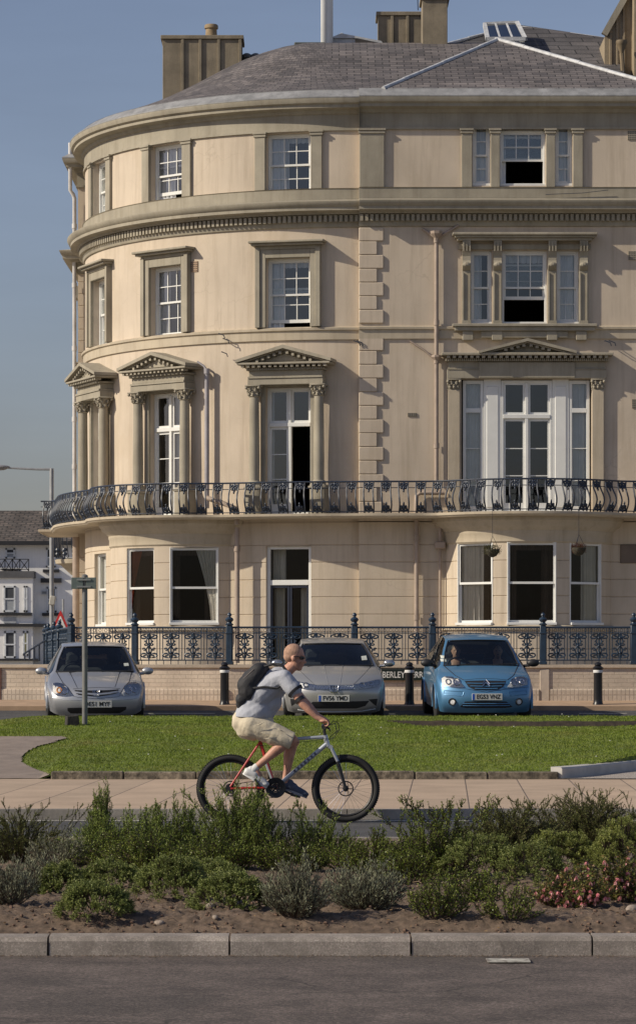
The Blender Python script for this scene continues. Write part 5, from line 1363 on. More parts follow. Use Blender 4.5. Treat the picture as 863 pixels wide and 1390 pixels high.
for a in ((250,300,300,400),(625,292,575,396)): stroke('bonnet_crease', c3([(a[0],a[1]),(a[2],a[3])]), .006, blackp, root, -.002)
plate(root, hit, loc2, 50+335/5.394, 50+550/5.394, 860+492/5.394, 860+541/5.394, 'DE51 MYF', False)
for sg in (-1, 1): mirror(root, .80, 1.35, .79, sg, pL)
wipers(root, 1.02, .80, 0)
patch('tax_disc', c3([(655,238),(690,236),(694,256),(658,258)]), sticker, root, .01, th=.002)
# ---- middle silver hatchback
pM = paint_mat('champagne_silver_paint', (.43,.425,.41)); CXM = 453.3
PM = [(.16,.16,.70,.24,0,'f'),(.04,.25,.78,.24,0,'f'),(.0,.44,.80,.24,0,'f'),(.0,.58,.81,.26,0,'f'),(.06,.68,.80,.34,.0,'f'),
      (.28,.775,.80,.22,.03,'h'),(.60,.87,.79,.12,.04,'h'),(.92,.935,.765,.08,.03,'cowl'),
      (.96,.95,.755,.14,.02,'ws'),(1.35,1.14,.68,.15,.02,'ws'),(1.78,1.31,.57,.14,.02,'ws2'),
      (1.95,1.36,.56,.08,.03,'roof'),(2.5,1.41,.565,0,.04,'roof'),(3.2,1.37,.55,0,.04,'side'),
      (3.6,1.24,.56,0,.03,'rw'),(3.95,1.05,.66,-.03,.02,'f'),(4.10,.98,.72,-.08,.02,'f'),(4.22,.65,.78,-.12,0,'f'),(4.22,.4,.78,-.12,0,'f'),(4.15,.2,.76,-.12,0,'f')]
beltM = lambda y: .78+.12*min(1, max(0, (y-.3)/1.2))+.08*max(0, (y-1.5)/2)
root, body, patch, stroke, hit, loc2 = car('parked_car', 'champagne silver hatchback with full width grille strip, parked in the middle behind the cyclist', (WX(CXM, 52.2), 52.2, zz), 0.5, pM, PM, CXM, .88, dict(belt=beltM, cowl=(.95,.94), top=(1.78,1.31)))
c3 = lambda pts: [(380+a/5.394, 855+b/5.394) for a, b in pts]
mirx = lambda pts: [(2*CXM-x, y) for x, y in pts][::-1]
lR = c3([(532,402),(600,392),(700,372),(735,370),(738,392),(700,420),(600,436),(535,440)])
for pts in (lR, mirx(lR)):
    o = lamp('headlight', pts); s_ = 1 if pts is lR else -1
    for d, r in ((12, 2.6), (24, 2.1)):
        cxx = CXM+s_*(26+d); cyy = 855+(412-d*.6)/5.394; stroke('lamp_bowl', [(cxx+r*1.4*math.cos(t), cyy+r*math.sin(t)) for t in [2*PI*k/12 for k in range(12)]], .012, chrome, o, .012, closed=True)
gp = [(CXM-26.5, 855+403/5.394),(CXM+26.5, 855+403/5.394),(CXM+27, 855+438/5.394),(CXM+8, 855+446/5.394),(CXM, 855+462/5.394),(CXM-8, 855+446/5.394),(CXM-27, 855+438/5.394)]
patch('grille', gp, mat('grille_mesh', (.22,.24,.26), .3, .3, 40, metal=.6), root, .004)
for k in range(-12, 13):
    if abs(k) > 2: stroke('grille_slat', [(CXM+k*2.1, 855+409/5.394), (CXM+k*2.1+1.5, 855+434/5.394)], .008, chrome, root, .010, n=4)
H_badge(body, stroke, CXM, 855+432/5.394, 6.0)
patch('lower_intake', c3([(238,528),(400,524),(560,524),(655,522),(625,560),(560,578),(250,578),(200,560)]), blackp, root, .003)
fg_ = c3([(648,512),(716,508),(712,540),(706,562),(685,548)])
for pts in (fg_, mirx(fg_)): o = patch('fog_light_recess', pts, blackp, root, .003)
stroke('bumper_lip', c3([(130,590),(200,600),(400,604),(600,600),(700,585)]), .012, pM, root, .004)
for s_ in (-1, 1): stroke('bonnet_crease', [(CXM+s_*13, 906), (CXM+s_*8, 929)], .006, pM, root, .001); stroke('bonnet_gap', [(CXM+s_*55, 905), (CXM+s_*27, 929)], .004, blackp, root, -.001)
plate(root, hit, loc2, 380+280/5.394, 380+508/5.394, 855+478/5.394, 855+526/5.394, 'FV56 YMD', True)
for sg in (-1, 1): mirror(root, .85, 1.25, .93, sg, mat('mirror_silver', (.5,.5,.5), .2, .05, metal=.8))
wipers(root, .93, .90, 0)
patch('tax_disc', c3([(606,212),(645,208),(650,238),(610,240)]), sticker, root, .01, th=.002)
# ---- blue hatchback
pB = paint_mat('blue_paint', (.085,.23,.40), .35); CXB = 575+455/5.394
PB = [(.12,.17,.72,.20,0,'f'),(.0,.28,.76,.20,0,'f'),(-.03,.42,.77,.22,0,'f'),(.0,.58,.77,.24,0,'f'),(.05,.72,.765,.26,.01,'f'),
      (.22,.80,.755,.18,.04,'h'),(.50,.885,.74,.10,.05,'h'),(.78,.945,.71,.06,.04,'cowl'),
      (.82,.96,.70,.12,.02,'ws'),(1.2,1.18,.645,.13,.02,'ws'),(1.55,1.375,.56,.12,.02,'ws2'),
      (1.7,1.43,.55,.08,.03,'roof'),(2.3,1.485,.56,0,.04,'roof'),(3.0,1.44,.55,0,.04,'side'),
      (3.4,1.30,.56,0,.03,'rw'),(3.65,1.05,.66,-.03,.02,'f'),(3.75,.98,.70,-.08,.02,'f'),(3.83,.65,.75,-.12,0,'f'),(3.83,.4,.75,-.12,0,'f'),(3.78,.2,.73,-.12,0,'f')]
beltB = lambda y: .80+.12*min(1, max(0, (y-.3)/1.0))+.05*max(0, (y-1.3)/2)
rootB, body, patch, stroke, hit, loc2 = car('parked_car', 'light blue hatchback with a driver sitting inside, parked on the right', (WX(CXB, 52.2), 52.2, zz), 2.5, pB, PB, CXB, .838, dict(belt=beltB, cowl=(.80,.95), top=(1.55,1.375), ax=(.72,3.15)))
root = rootB
c3 = lambda pts: [(575+a/5.394, 850+b/5.394) for a, b in pts]; mirx = lambda pts: [(2*CXB-x, y) for x, y in pts][::-1]
lL = c3([(140,388),(165,374),(215,374),(252,392),(300,446),(258,450),(200,446),(140,432)])
for pts in (lL, mirx(lL)):
    o = lamp('headlight', pts); s_ = -1 if pts is lL else 1
    for d, r in ((39, 4.4), (50, 3.2)): stroke('lamp_bowl', [(CXB+s_*d+r*math.cos(t), 850+410/5.394+r*math.sin(t)) for t in [2*PI*k/14 for k in range(14)]], .012, chrome, o, .012, closed=True)
gr = c3([(300,402),(450,398),(606,402),(585,440),(545,464),(455,470),(370,466),(325,444)])
patch('grille', gr, blackp, root, .003)
for y, w_ in ((418,25.5),(438,21.5),(455,15.5)): stroke('grille_bar', [(CXB-w_, 850+y/5.394), (CXB, 850+(y+2)/5.394), (CXB+w_, 850+y/5.394)], .011, pB, root, .010)
for dy in (0, 15): stroke('badge', [(CXB-5, 850+(418+dy)/5.394+1), (CXB, 850+(394+dy)/5.394), (CXB+5, 850+(418+dy)/5.394+1)], .012, chrome, body, .028)
patch('lower_intake', c3([(265,592),(300,552),(450,546),(605,552),(652,592),(600,600),(310,600)]), blackp, root, .003)
for y in (566, 582): stroke('intake_bar', c3([(285,y),(630,y)]), .008, pB, root, .008)
for s_ in (-1, 1):
    cc = (CXB+s_*45.5, 850+555/5.394); o = patch('fog_light', [(cc[0]+3.4*math.cos(t), cc[1]+3.4*math.sin(t)) for t in [-2*PI*k/14 for k in range(14)]], reflm, root, .008, cuts=2)
    stroke('fog_surround', [(cc[0]+4.2*math.cos(t), cc[1]+4.2*math.sin(t)) for t in [2*PI*k/16 for k in range(16)]], .013, blackp, o, .010, closed=True)
    a = [(CXB+s_*(30 if s_ < 0 else 30), 850+480/5.394), (CXB+s_*56, 850+474/5.394), (CXB+s_*57, 850+502/5.394), (CXB+s_*32, 850+512/5.394)]
    stroke('rubbing_strip', a, .006, pB, root, .002, closed=True)
for s_ in (-1, 1): stroke('bonnet_gap', [(CXB+s_*30, 850+396/5.394), (CXB+s_*40, 850+366/5.394), (CXB+s_*52, 850+300/5.394)], .007, blackp, root, .0)
stroke('bonnet_lip', c3([(296,396),(380,388),(455,386),(530,388),(610,396)]), .005, blackp, root, .0)
stroke('bumper_seam', c3([(130,450),(300,458),(455,482),(610,458),(780,450)]), .004, blackp, root, .0)
plate(root, hit, loc2, 575+350/5.394, 575+572/5.394, 850+493/5.394, 850+541/5.394, 'EG53 VNZ', True)
for sg in (-1, 1): mirror(root, .80, 1.1, .94, sg, blackp, 1.05)
wipers(root, .80, .93, 0)
patch('tax_disc', c3([(165,232),(190,232),(190,252),(165,252)]), sticker, root, .01, th=.002); patch('permit', c3([(160,256),(198,256),(198,274),(160,274)]), sticker, root, .01, th=.002)
# ---- people in the blue car
skin = mat('skin', (.52,.29,.20), .55, .1, 8, .15, 60)
def sitter(cx_, label, shirt, haircol, grp=None):
    Mx = mworld(rootB); P0 = lambda x, y, z: Mx @ Vector((x, y, z))
    t = thing('person', label, 'person', P0(cx_, 1.85, .45)); m = MB()
    hd = P0(cx_, 1.80, 1.17)
    m.ell(hd, (.075,.095,.115), 16, 12); m.ell(hd+Vector((0,-.02,-.06)), (.055,.075,.07), 12, 8); m.caps(hd+Vector((0,.03,-.09)), P0(cx_,1.86,.98), .055, .06)
    m.ell(hd+Vector((0,-.10,-.015)), (.014,.022,.026), 8, 6); m.ell(hd+Vector((0,-.085,.03)), (.05,.02,.012), 10, 6)
    for s in (-1, 1): m.ell(hd+Vector((s*.077,.01,0)), (.012,.022,.032), 8, 6); m.caps(P0(cx_+s*.2,1.82,.92), P0(cx_+s*.23,1.62,.74), .05, .042); m.caps(P0(cx_+s*.23,1.62,.74), P0(cx_+s*.13,1.42,.86), .04, .03); m.ell(P0(cx_+s*.12,1.40,.87), (.04,.045,.04), 10, 7)
    m.caps(P0(cx_,1.88,.9), P0(cx_,1.95,.55), .15, .15); blob(m, 'body', skin, t, .012)
    m = MB(); m.caps(P0(cx_-.12,1.87,.9), P0(cx_-.08,1.93,.56), .12, .14); m.caps(P0(cx_+.12,1.87,.9), P0(cx_+.08,1.93,.56), .12, .14)
    for s in (-1, 1): m.caps(P0(cx_+s*.19,1.84,.93), P0(cx_+s*.235,1.64,.76), .075, .06); m.caps(P0(cx_+s*.235,1.64,.76), P0(cx_+s*.16,1.48,.84), .058, .045)
    blob(m, 'shirt', shirt, t, .014)
    m = MB(); m.ell(hd+Vector((0,.025,.045)), (.082,.092,.085), 14, 9); blob(m, 'hair', haircol, t, .012)
    m = MB()
    for s in (-1, 1): m.ell(hd+Vector((s*.03,-.088,.008)), (.012,.008,.007), 8, 6)
    m.ell(hd+Vector((0,-.088,-.055)), (.024,.008,.005), 8, 5); m.build('facial_features', mat('dark_eye', (.05,.03,.025), .5), t)
sitter(-.36, 'driver in a dark jacket sitting behind the wheel of the blue car', mat('jacket_blue', (.06,.09,.14), .9, .2), mat('hair_grey', (.16,.12,.09), .8))
sitter(.38, 'dim passenger sitting beside the driver in the blue car', mat('jacket_dark', (.04,.045,.06), .9, .2), mat('hair_dark', (.05,.035,.03), .8))
# ------------------------------------------------------------------ cyclist
YB = 30.3
def B(px, py, dy=0.): p = W(px, py, YB); p.y += dy; return p     # bike plane, dy<0 towards the viewer
bike = thing('bicycle', 'red and silver mountain bike with fat black tyres ridden along the kerb', 'bicycle', (B(392,1116).x, YB, -.1))
red = mat('frame_red', (.45,.03,.025), .35, .1, coat=.5); silv = mat('frame_silver', (.42,.45,.5), .35, .1, metal=.3, coat=.5); blk = mat('bike_black', (.02,.02,.022), .45, .2)
def dirv(z0=-.1): pass
RW = .335; HB_ = Vector((B(313,0).x, YB, -.1+RW+.005)); HF = Vector((B(469,0).x, YB, -.1+RW+.005))
def wheelb(c, rear):
    M = Matrix.Translation(c) @ Matrix.Rotation(PI/2, 4, 'X')
    m = MB(); m.tube([c+Vector(((RW-.028)*math.cos(a), 0, (RW-.028)*math.sin(a))) for a in [2*PI*k/48 for k in range(48)]], .029, 10, closed=True)
    for k in range(96):
        a = 2*PI*k/96; 
        for dy in (-.014, .014): m.box(-.006,.006,dy-.007,dy+.007,RW-.004,RW+.005, Matrix.Translation(c) @ Matrix.Rotation(a+dy*3, 4, 'Y'))
    w_ = m.build('wheel', rubber, bike, 50)
    m = MB(); m.tube([c+Vector(((RW-.066)*math.cos(a), 0, (RW-.066)*math.sin(a))) for a in [2*PI*k/40 for k in range(40)]], .013, 6, closed=True); m.build('rim', blk, w_, 60)
    m = MB()
    for k in range(32):
        a = 2*PI*k/32; s = .028*(1 if k % 2 else -1); t = a+.5*(1 if k//2 % 2 else -1)
        m.tube([c+Vector((.022*math.cos(t), s, .022*math.sin(t))), c+Vector(((RW-.07)*math.cos(a), 0, (RW-.07)*math.sin(a)))], .0014, 3, cap=False)
    m.build('spokes', chrome, w_)
    m = MB(); m.lathe([(.012,-.06),(.012,-.04),(.03,-.035),(.018,-.02),(.018,.02),(.03,.035),(.012,.04),(.012,.06)], 12, M)
    m.tube([M @ Vector((.072*math.cos(a),.072*math.sin(a),.037)) for a in [2*PI*k/28 for k in range(28)]], .008, 4, closed=True)
    for k in range(5): m.tube([M @ Vector((.02*math.cos(a),.02*math.sin(a),.037)) for a in [0]]+[M @ Vector((.072*math.cos(2*PI*k/5),.072*math.sin(2*PI*k/5),.037))], .004, 4)
    if rear:
        for k in range(6): m.lathe([(.02,.037+.005*k),(.052-.006*k,.037+.005*k),(.052-.006*k,.040+.005*k),(.02,.040+.005*k)], 20, M)
    m.build('hub', blk, w_, 40)
wheelb(HB_, 1); wheelb(HF, 0)
hubR = HB_; hubF = HF; BB = B(374, 1069); seatT = B(352, 1001); headT = B(441, 998); headB = B(445, 1013); stj = B(353, 1007)
m = MB(); m.tube([BB, stj], .017, 10); m.tube([B(360,1028)+Vector((0,0,0)), stj], .019, 10)
for s in (-1, 1):
    m.tube([stj+Vector((0,s*.015,0)), hubR+Vector((0,s*.065,.02))], .011, 8); m.tube([BB+Vector((0,s*.03,0)), hubR+Vector((0,s*.065,0))], .012, 8)
m.tube([BB+Vector((0,-.045,0)), BB+Vector((0,.045,0))], .024, 12); m.build('rear_frame', red, bike, 50)
m = MB(); m.tube([B(355,1006), B(400,1003), headT.lerp(headB,.15)], [.016,.017,.019], 10); m.tube([BB, headT.lerp(headB,.75)], [.021,.024], 10); m.tube([headT, headB], .024, 12); m.tube([BB, B(361,1035)], .018, 10)
fr = m.build('frame', silv, bike, 50)
a, b = BB, headT.lerp(headB,.75); d = (b-a).normalized(); ang = math.atan2(d.z, d.x)
m = MB()
for k in range(7):
    c = a.lerp(b, .38+k*.065); T = Matrix.Translation(c+Vector((0,-.0225,0))) @ Matrix.Rotation(-ang, 4, 'Y'); m.box(-.014,.008,-.002,.002,-.014,.014,T); 
m.build('frame_marking', mat('marking_dark', (.1,.11,.14), .5), fr)
m = MB()
for s in (-1, 1):
    m.tube([B(450,1016)+Vector((0,s*.058,0)), B(460,1037)+Vector((0,s*.06,0))], .017, 8)
m.tube([headB, B(449,1015)], .02, 8); m.tube([B(449,1014)+Vector((0,-.07,0)), B(449,1014)+Vector((0,.07,0))], .02, 8); fk = m.build('fork', silv, bike, 50)
m = MB()
for s in (-1, 1): m.tube([B(458,1033)+Vector((0,s*.06,0)), hubF+Vector((0,s*.062,0))], [.021,.014], 8)
m.tube([B(459,1036)+Vector((0,-.06,0)), B(462,1028)+Vector((0,0,.02)), B(459,1036)+Vector((0,.06,0))], .012, 6); m.build('fork_lowers', blk, fk, 50)
barC = B(441, 986)
m = MB(); m.tube([headT, B(440,992), B(441,987)], .017, 8); m.tube([B(440,991), barC], .016, 8)
m.tube([barC+Vector((-.02,-.33,0)), barC+Vector((0,-.18,.0)), barC, barC+Vector((0,.18,0)), barC+Vector((-.02,.33,0))], .0125, 8); hbm = m.build('handlebar', blk, bike, 50)
m = MB()
for s in (-1, 1): m.tube([barC+Vector((-.02,s*.34,0)), barC+Vector((-.006,s*.22,0))], .0175, 10); 
m.build('grip', blk, hbm, 50)
m = MB()
for s in (-1, 1): m.tube([barC+Vector((.005,s*.2,0)), barC+Vector((.04,s*.22,-.02)), barC+Vector((.05,s*.31,-.035))], .007, 5)
m.build('brake_lever', blk, hbm, 50)
m = MB()
m.tube([barC+Vector((.02,-.2,0)), B(452,978,-.18), B(459,981,-.12), B(460,990,-.08), B(454,1000,-.03), B(447,1004)], .0042, 5); m.tube([barC+Vector((.02,.2,0)), B(455,982,.12), B(457,993,.05), B(447,1001,.02)], .0042, 5)
m.tube([B(445,1002,-.03), B(420,1006,-.02), B(380,1010,-.02), B(352,1012,-.02)], .003, 4); m.build('cable', blk, bike, 60)
m = MB(); m.tube([stj, B(350,998)], .014, 8); sp_ = m.build('seat_post', blk, bike, 50); m = MB()
sc = B(348, 994); m.ell(sc+Vector((-.06,0,.0)), (.09,.075,.022), 14, 8); m.ell(sc+Vector((.06,0,.005)), (.12,.028,.018), 12, 8); blob(m, 'saddle', blk, bike, .006)
M = Matrix.Translation(BB+Vector((0,-.05,0))) @ Matrix.Rotation(PI/2,4,'X'); m = MB()
for r in (.095,.085,.075,.062,.05,.035): m.tube([M @ Vector((r*math.cos(a),r*math.sin(a),0)) for a in [2*PI*k/30 for k in range(30)]], .0075, 5, closed=True)
for k in range(5): m.box(-.008,.008,0,.09,-.002,.002, M @ Matrix.Rotation(2*PI*k/5,4,'Z'))
pn, pf = B(350, 1062, -.13), B(401, 1081, .13)
m.tube([BB+Vector((0,-.06,0)), pn+Vector((0,.06,0))], [.014,.011], 8); m.tube([BB+Vector((0,.06,0)), pf+Vector((0,-.06,0))], [.014,.011], 8); ck = m.build('crankset', blk, bike, 50)
for p, a in ((pn, .9), (pf, .25)):
    m = MB(); T = Matrix.Translation(p) @ Matrix.Rotation(a, 4, 'Y'); m.bbox(-.05,.05,-.045,.045,-.011,.011,T,.003); m.build('pedal', blk, bike)
m = MB(); cr, cc = .095, .04; 
m.tube([BB+Vector((0,-.052,cr)), hubR+Vector((0,-.052,cc)), hubR+Vector((-cc,-.052,0)), hubR+Vector((-.0,-.052,-cc)), hubR+Vector((.03,-.052,-.12)), BB+Vector((0,-.052,-cr)), BB+Vector((cr,-.052,0))], .005, 4, closed=True); m.build('chain', blk, bike)
m = MB(); m.bbox(-.012,.012,-.07,-.05,-.17,.0,Matrix.Translation(hubR+Vector((.01,0,0))) @ Matrix.Rotation(-.3,4,'Y'),.004); m.build('derailleur', blk, bike)

rider = thing('person', 'bald cyclist in pale grey t-shirt and beige shorts leaning forward over the handlebar', 'person', B(360,1116))
rider.location.z = -.1
skin2 = mat('skin_tanned', (.52,.27,.185), .55, .22, 14, .2, 80)
hip = lambda s: B(341, 984, s*.09); sh = lambda s: B(385, 920, s*.17)
neckb = B(384, 916); m = MB()
# torso
m.caps(B(341,982), B(345,958), .125, .115, 16); m.caps(B(345,958), B(362,934), .115, .125, 16); m.caps(B(362,934), B(378,921), .125, .105, 16)
for s in (-1, 1): m.caps(B(372,926,s*.08), sh(s), .10, .068); m.caps(hip(s), B(345,960,s*.05), .10, .08)
m.caps(neckb, B(396,905), .062, .058)
# head: bald, looking right, slightly down
hc = B(400, 891.5); T = Matrix.Translation(hc) @ Matrix.Rotation(R_(12), 4, 'Y')
def he(c, r, n=14): m.ell(c, r, n, 10, T)
he((-.012,0,.025), (.100,.078,.098)); he((.022,0,-.045), (.075,.062,.085)); he((.062,0,-.10), (.036,.040,.030)); he((.078,0,-.028), (.028,.036,.05)); he((.078,0,.028), (.02,.05,.014))
he((.108,0,-.030), (.020,.014,.015)); he((.100,0,-.008), (.012,.011,.028)); he((.094,0,-.062), (.013,.024,.007)); he((.092,0,-.075), (.012,.021,.008)); he((.035,0,-.085), (.06,.052,.04))
for s in (-1, 1):
    he((-.008, s*.078, -.022), (.020,.010,.032)); he((.06, s*.04, -.035), (.025,.022,.024))
hm_ = MB(); hm_.ell((-.020,0,.032), (.099,.079,.096), 18, 12, T); hm_.ell((-.045,0,-.012), (.068,.070,.055), 14, 10, T)
# arms: near arm reaches the grip
for s, el_, wr_, hd in ((-1, B(411,955,-.25), B(430,973,-.27), B(440,981,-.275)), (1, B(413,953,.25), B(431,972,.27), B(441,981,.275))):
    m.caps(sh(s), B(398,936,s*.21), .056, .052); m.caps(B(398,936,s*.21), el_, .050, .041); m.caps(el_, el_.lerp(wr_, .4), .041, .040); m.caps(el_.lerp(wr_, .4), wr_, .040, .027)
    # hand closed round the grip: palm over the bar, fingers wrapping down in front, thumb behind
    m.caps(wr_, hd+Vector((0,0,.022)), .027, .026)
    m.ell(hd+Vector((-.008,0,.022)), (.045,.040,.018), 12, 8)
    for k in range(4):
        y = (k-1.5)*.0205; f = [hd+Vector((.022,y,.026)), hd+Vector((.040-.002*abs(k-1),y,.012)), hd+Vector((.040,y,-.014)), hd+Vector((.022,y*.95,-.028)), hd+Vector((.004,y*.92,-.026))]
        for q, w2 in zip(f, f[1:]): m.caps(q, w2, .0092, .0085, 8)
    f = [hd+Vector((-.018,-s*.036,.018)), hd+Vector((-.01,-s*.054,.004)), hd+Vector((.008,-s*.056,-.012))]
    for q, w2 in zip(f, f[1:]): m.caps(q, w2, .011, .0095, 8)
# legs
kN, aN = B(396,1004,-.13), B(347,1042,-.12); kF, aF = B(398,1007,.12), B(387,1062,.12)
for h_, k_, a_ in ((hip(-1), kN, aN), (hip(1), kF, aF)):
    m.caps(h_, h_.lerp(k_, .5), .088, .078); m.caps(h_.lerp(k_, .5), k_, .078, .056); m.ell(k_+Vector((.012,0,.0)), (.052,.05,.055), 12, 8)
    d = (a_-k_); back = Vector((d.z, 0, -d.x)).normalized()
    if back.x > 0: back = -back
    c1 = k_.lerp(a_, .33)+back*.016; m.caps(k_, c1, .052, .058); m.caps(c1, k_.lerp(a_, .68)+back*.006, .058, .040); m.caps(k_.lerp(a_, .68)+back*.006, a_, .040, .034)
# feet inside shoes
m.caps(aN, B(352,1056,-.12), .034, .034); m.caps(aF, B(398,1074,.12), .034, .034)
rb_ = blob(m, 'body', skin2, rider, .0065, 3, .5)
blob(hm_, 'cropped_hair', mat('stubble', (.40,.24,.165), .8, .25, 40), rider, .006, 3, .5)
# shirt
shirt = mat('tshirt_grey', (.40,.415,.46), .9, .08, 5, .8, 12)
m = MB()
m.caps(B(341,972), B(346,957), .168, .162, 18); m.caps(B(346,957), B(362,935), .162, .168, 18); m.caps(B(362,935), B(377,923), .168, .135, 18)
m.caps(B(338,974,-.05), B(350,966,-.05), .14, .14); m.caps(B(338,974,.05), B(350,966,.05), .14, .14); m.caps(B(354,968,0), B(366,952,0), .13, .13)
m.caps(B(377,923), B(386,914), .12, .076)
for s in (-1, 1):
    m.caps(B(370,927,s*.08), sh(s), .12, .088); m.caps(sh(s), B(399,936,s*.21), .086, .080); m.caps(B(352,945,s*.06), B(372,928,s*.08), .13, .125)
m.caps(B(366,948,0), B(374,934,0), .10, .12)
sho = blob(m, 'tshirt', shirt, rider, .009, 3, .5)
# cut the hem, the sleeve ends and neck with planes
def wrinkle(o, amp, fr, seed=0.):
    me = o.data; me.update(); ns = [v.normal.copy() for v in me.vertices]
    for v, n in zip(me.vertices, ns):
        x, y, z = v.co; a = fbm(x*fr[0]+z*fr[2]*1.4+seed, z*fr[1]-x*fr[0]*.6+y*3, 3)-.45; b = abs(vn(x*fr[0]*1.7+z*7+seed, z*fr[2]*2.5-x*6+y*2)-.5)*2
        v.co += n*amp*(1.3*a+.9*(b-.5))
    me.update()
def cut(o, co, no):
    bm = bmesh.new(); bm.from_mesh(o.data); inv = mworld(o).inverted(); c = inv @ Vector(co)
    bmesh.ops.bisect_plane(bm, geom=bm.verts[:]+bm.edges[:]+bm.faces[:], plane_co=c, plane_no=Vector(no), clear_outer=True)
    bm.to_mesh(o.data); bm.free()
wrinkle(sho, .010, (5, 5, 3)); cut(sho, B(345, 973.5), (-.05, 0, -1))
m = MB()
for s in (-1, 1): 
    m = MB(); p = B(399,936,s*.21); d = (p-sh(s)).normalized(); m.tube([p+d*.012, p+d*.038], [.086,.080], 20)
    m.build('sleeve_trim', mat('trim_black', (.015,.015,.018), .8), rider, 60)
m = MB(); p = B(407,949.5,-.236); d = (B(411,955,-.25)-B(398,936,-.21)).normalized(); m.tube([p-d*.018, p+d*.018], .055, 16); m.build('arm_band', blk, rider, 60)
# shorts
shortm = mat('shorts_beige', (.58,.51,.38), .9, .12, 5, 1.0, 10)
m = MB(); m.caps(B(340,984), B(342,972), .165, .165, 18); m.caps(B(331,980,0), B(352,982,0), .13, .155); 
for s in (-1, 1):
    k = kN if s < 0 else kF; h_ = hip(s); e = h_.lerp(k, .93)
    m.caps(h_, h_.lerp(k, .55), .128, .112, 16); m.caps(h_.lerp(k, .55)+Vector((0,0,-.01)), e+Vector((0,0,-.006)), .115, .098, 16)
m.caps(B(352,990,-.10), B(378,1002,-.13), .09, .085); 
sho2 = blob(m, 'shorts', shortm, rider, .009, 3, .5)
wrinkle(sho2, .010, (4, 4, 3), 5.)
for s in (-1,):
    cut(sho2, B(397.5,1004), (1, 0, -.35))
m = MB()
for a, b in (((350,992),(372,996)),((356,1002),(374,1000)),((345,985),(362,978)),((372,985),(390,994))): m.tube([B(a[0],a[1],-.235), B((a[0]+b[0])/2,(a[1]+b[1])/2+1,-.245), B(b[0],b[1],-.235)], [.004,.009,.004], 6)

blob(m, 'shorts_pocket', shortm, rider, .008, 3, .5)
# shoes and socks
sockm = mat('sock_white', (.62,.62,.6), .9, .05); 
m = MB(); m.caps(B(348.5,1040.5,-.12), B(344,1045,-.12), .039, .040); blob(m, 'sock', sockm, rider, .006)
def shoe(heel, toe, y, mt, sole):
    h_ = B(*heel, y); t_ = B(*toe, y); d = (t_-h_).normalized(); up = Vector((-d.z, 0, d.x)); m = MB()
    m.caps(h_+up*.035+d*.03, h_+up*.045+d*.10, .043, .046); m.caps(h_+up*.035+d*.10, t_+up*.028-d*.04, .044, .034); m.ell(h_+up*.07+d*.05, (.045,.036,.04)); m.ell(t_+up*.02-d*.03, (.045,.04,.028)); m.caps(h_+d*.02+up*.012, t_-d*.02+up*.012, .026, .024)
    o = blob(m, 'shoe', mt, rider, .006); m = MB()
    n = 14; pts = []
    T = Matrix(((d.x,0,up.x,h_.x),(0,1,0,h_.y),(d.z,0,up.z,h_.z),(0,0,0,1))); L = (t_-h_).length
    ol = [(L*.5+L*.52*math.cos(a), .04*math.sin(a)*(1 if math.cos(a) > -.2 else .85)) for a in [2*PI*k/20 for k in range(20)]]
    m.add([(x,y_,-.012) for x, y_ in ol]+[(x,y_,.012) for x, y_ in ol], [list(range(20))[::-1], list(range(20,40))]+[[k,(k+1)%20,(k+1)%20+20,k+20] for k in range(20)], T); m.build('sole', sole, o, 40)
shoe((331,1049), (362,1068), -.12, mat('shoe_white', (.68,.68,.66), .6), mat('sole_white', (.7,.7,.68), .6))
shoe((383,1070), (416,1083), .12, mat('shoe_shaded', (.08,.10,.16), .6), mat('sole_shaded', (.35,.36,.4), .6))  # far shoe: its shade is put into the blue-grey upper and grey sole
m = MB()
for s in (-1, 1): m.ell(T_ := (hc+(Matrix.Rotation(R_(12),3,'Y') @ Vector((.072, s*.050, .004)))), (.026,.014,.018), 10, 7)
for s in (-1, 1): m.tube([hc+(Matrix.Rotation(R_(12),3,'Y') @ Vector(q)) for q in ((.075,s*.062,.008),(.03,s*.083,.008),(-.01,s*.086,.0))], .0045, 5)
m.tube([hc+(Matrix.Rotation(R_(12),3,'Y') @ Vector(q)) for q in ((.092,-.035,.008),(.106,0,.008),(.092,.035,.008))], .005, 5); m.build('sunglasses', blk, rider, 60)
# rucksack on the back
bagm = mat('bag_charcoal', (.028,.028,.031), .75, .3, 7, .9, 14); bag = thing('rucksack', 'dark charcoal rucksack worn on the cyclist\'s back', 'rucksack', B(345,945))
m = MB(); m.caps(B(336,930,-.08), B(351,911,-.08), .105, .085, 14); m.caps(B(336,930,.08), B(351,911,.08), .105, .085, 14); m.caps(B(338,938,-.08), B(338,938,.08), .11, .11, 14); m.caps(B(352,914,-.05), B(358,909,.05), .06, .06)
m.caps(B(341,922,0), B(356,908,0), .10, .07)
blob(m, 'main_compartment', bagm, bag, .010, 5, .6)
m = MB(); m.caps(B(329,949,-.08), B(329,949,.08), .068, .068); m.caps(B(327,956,-.06), B(327,956,.06), .05, .05); blob(m, 'front_pocket', bagm, bag, .010, 4, .6)
m = MB()
def strap(pts, w_=.022, t=.006):
    for s in (-1, 1):
        P_ = [Vector((p.x, YB+s*abs(p.y-YB), p.z)) for p in pts]; m.tube(P_, w_*.62, 6)
strap([B(358,905,.10), B(372,901,.135), B(384,904,.15), B(391,913,.16), B(391,922,.185), B(383,931,.20)], .024); strap([B(387,928,.20), B(376,934,.205), B(360,932,.205), B(343,934,.16)], .020)
m.build('strap', bagm, bag, 60)
m = MB(); m.tube([B(331,921,-.15), B(344,909,-.155), B(354,903,-.11)], .006, 5); m.build('piping', mat('piping_pale', (.2,.17,.16), .8), bag)
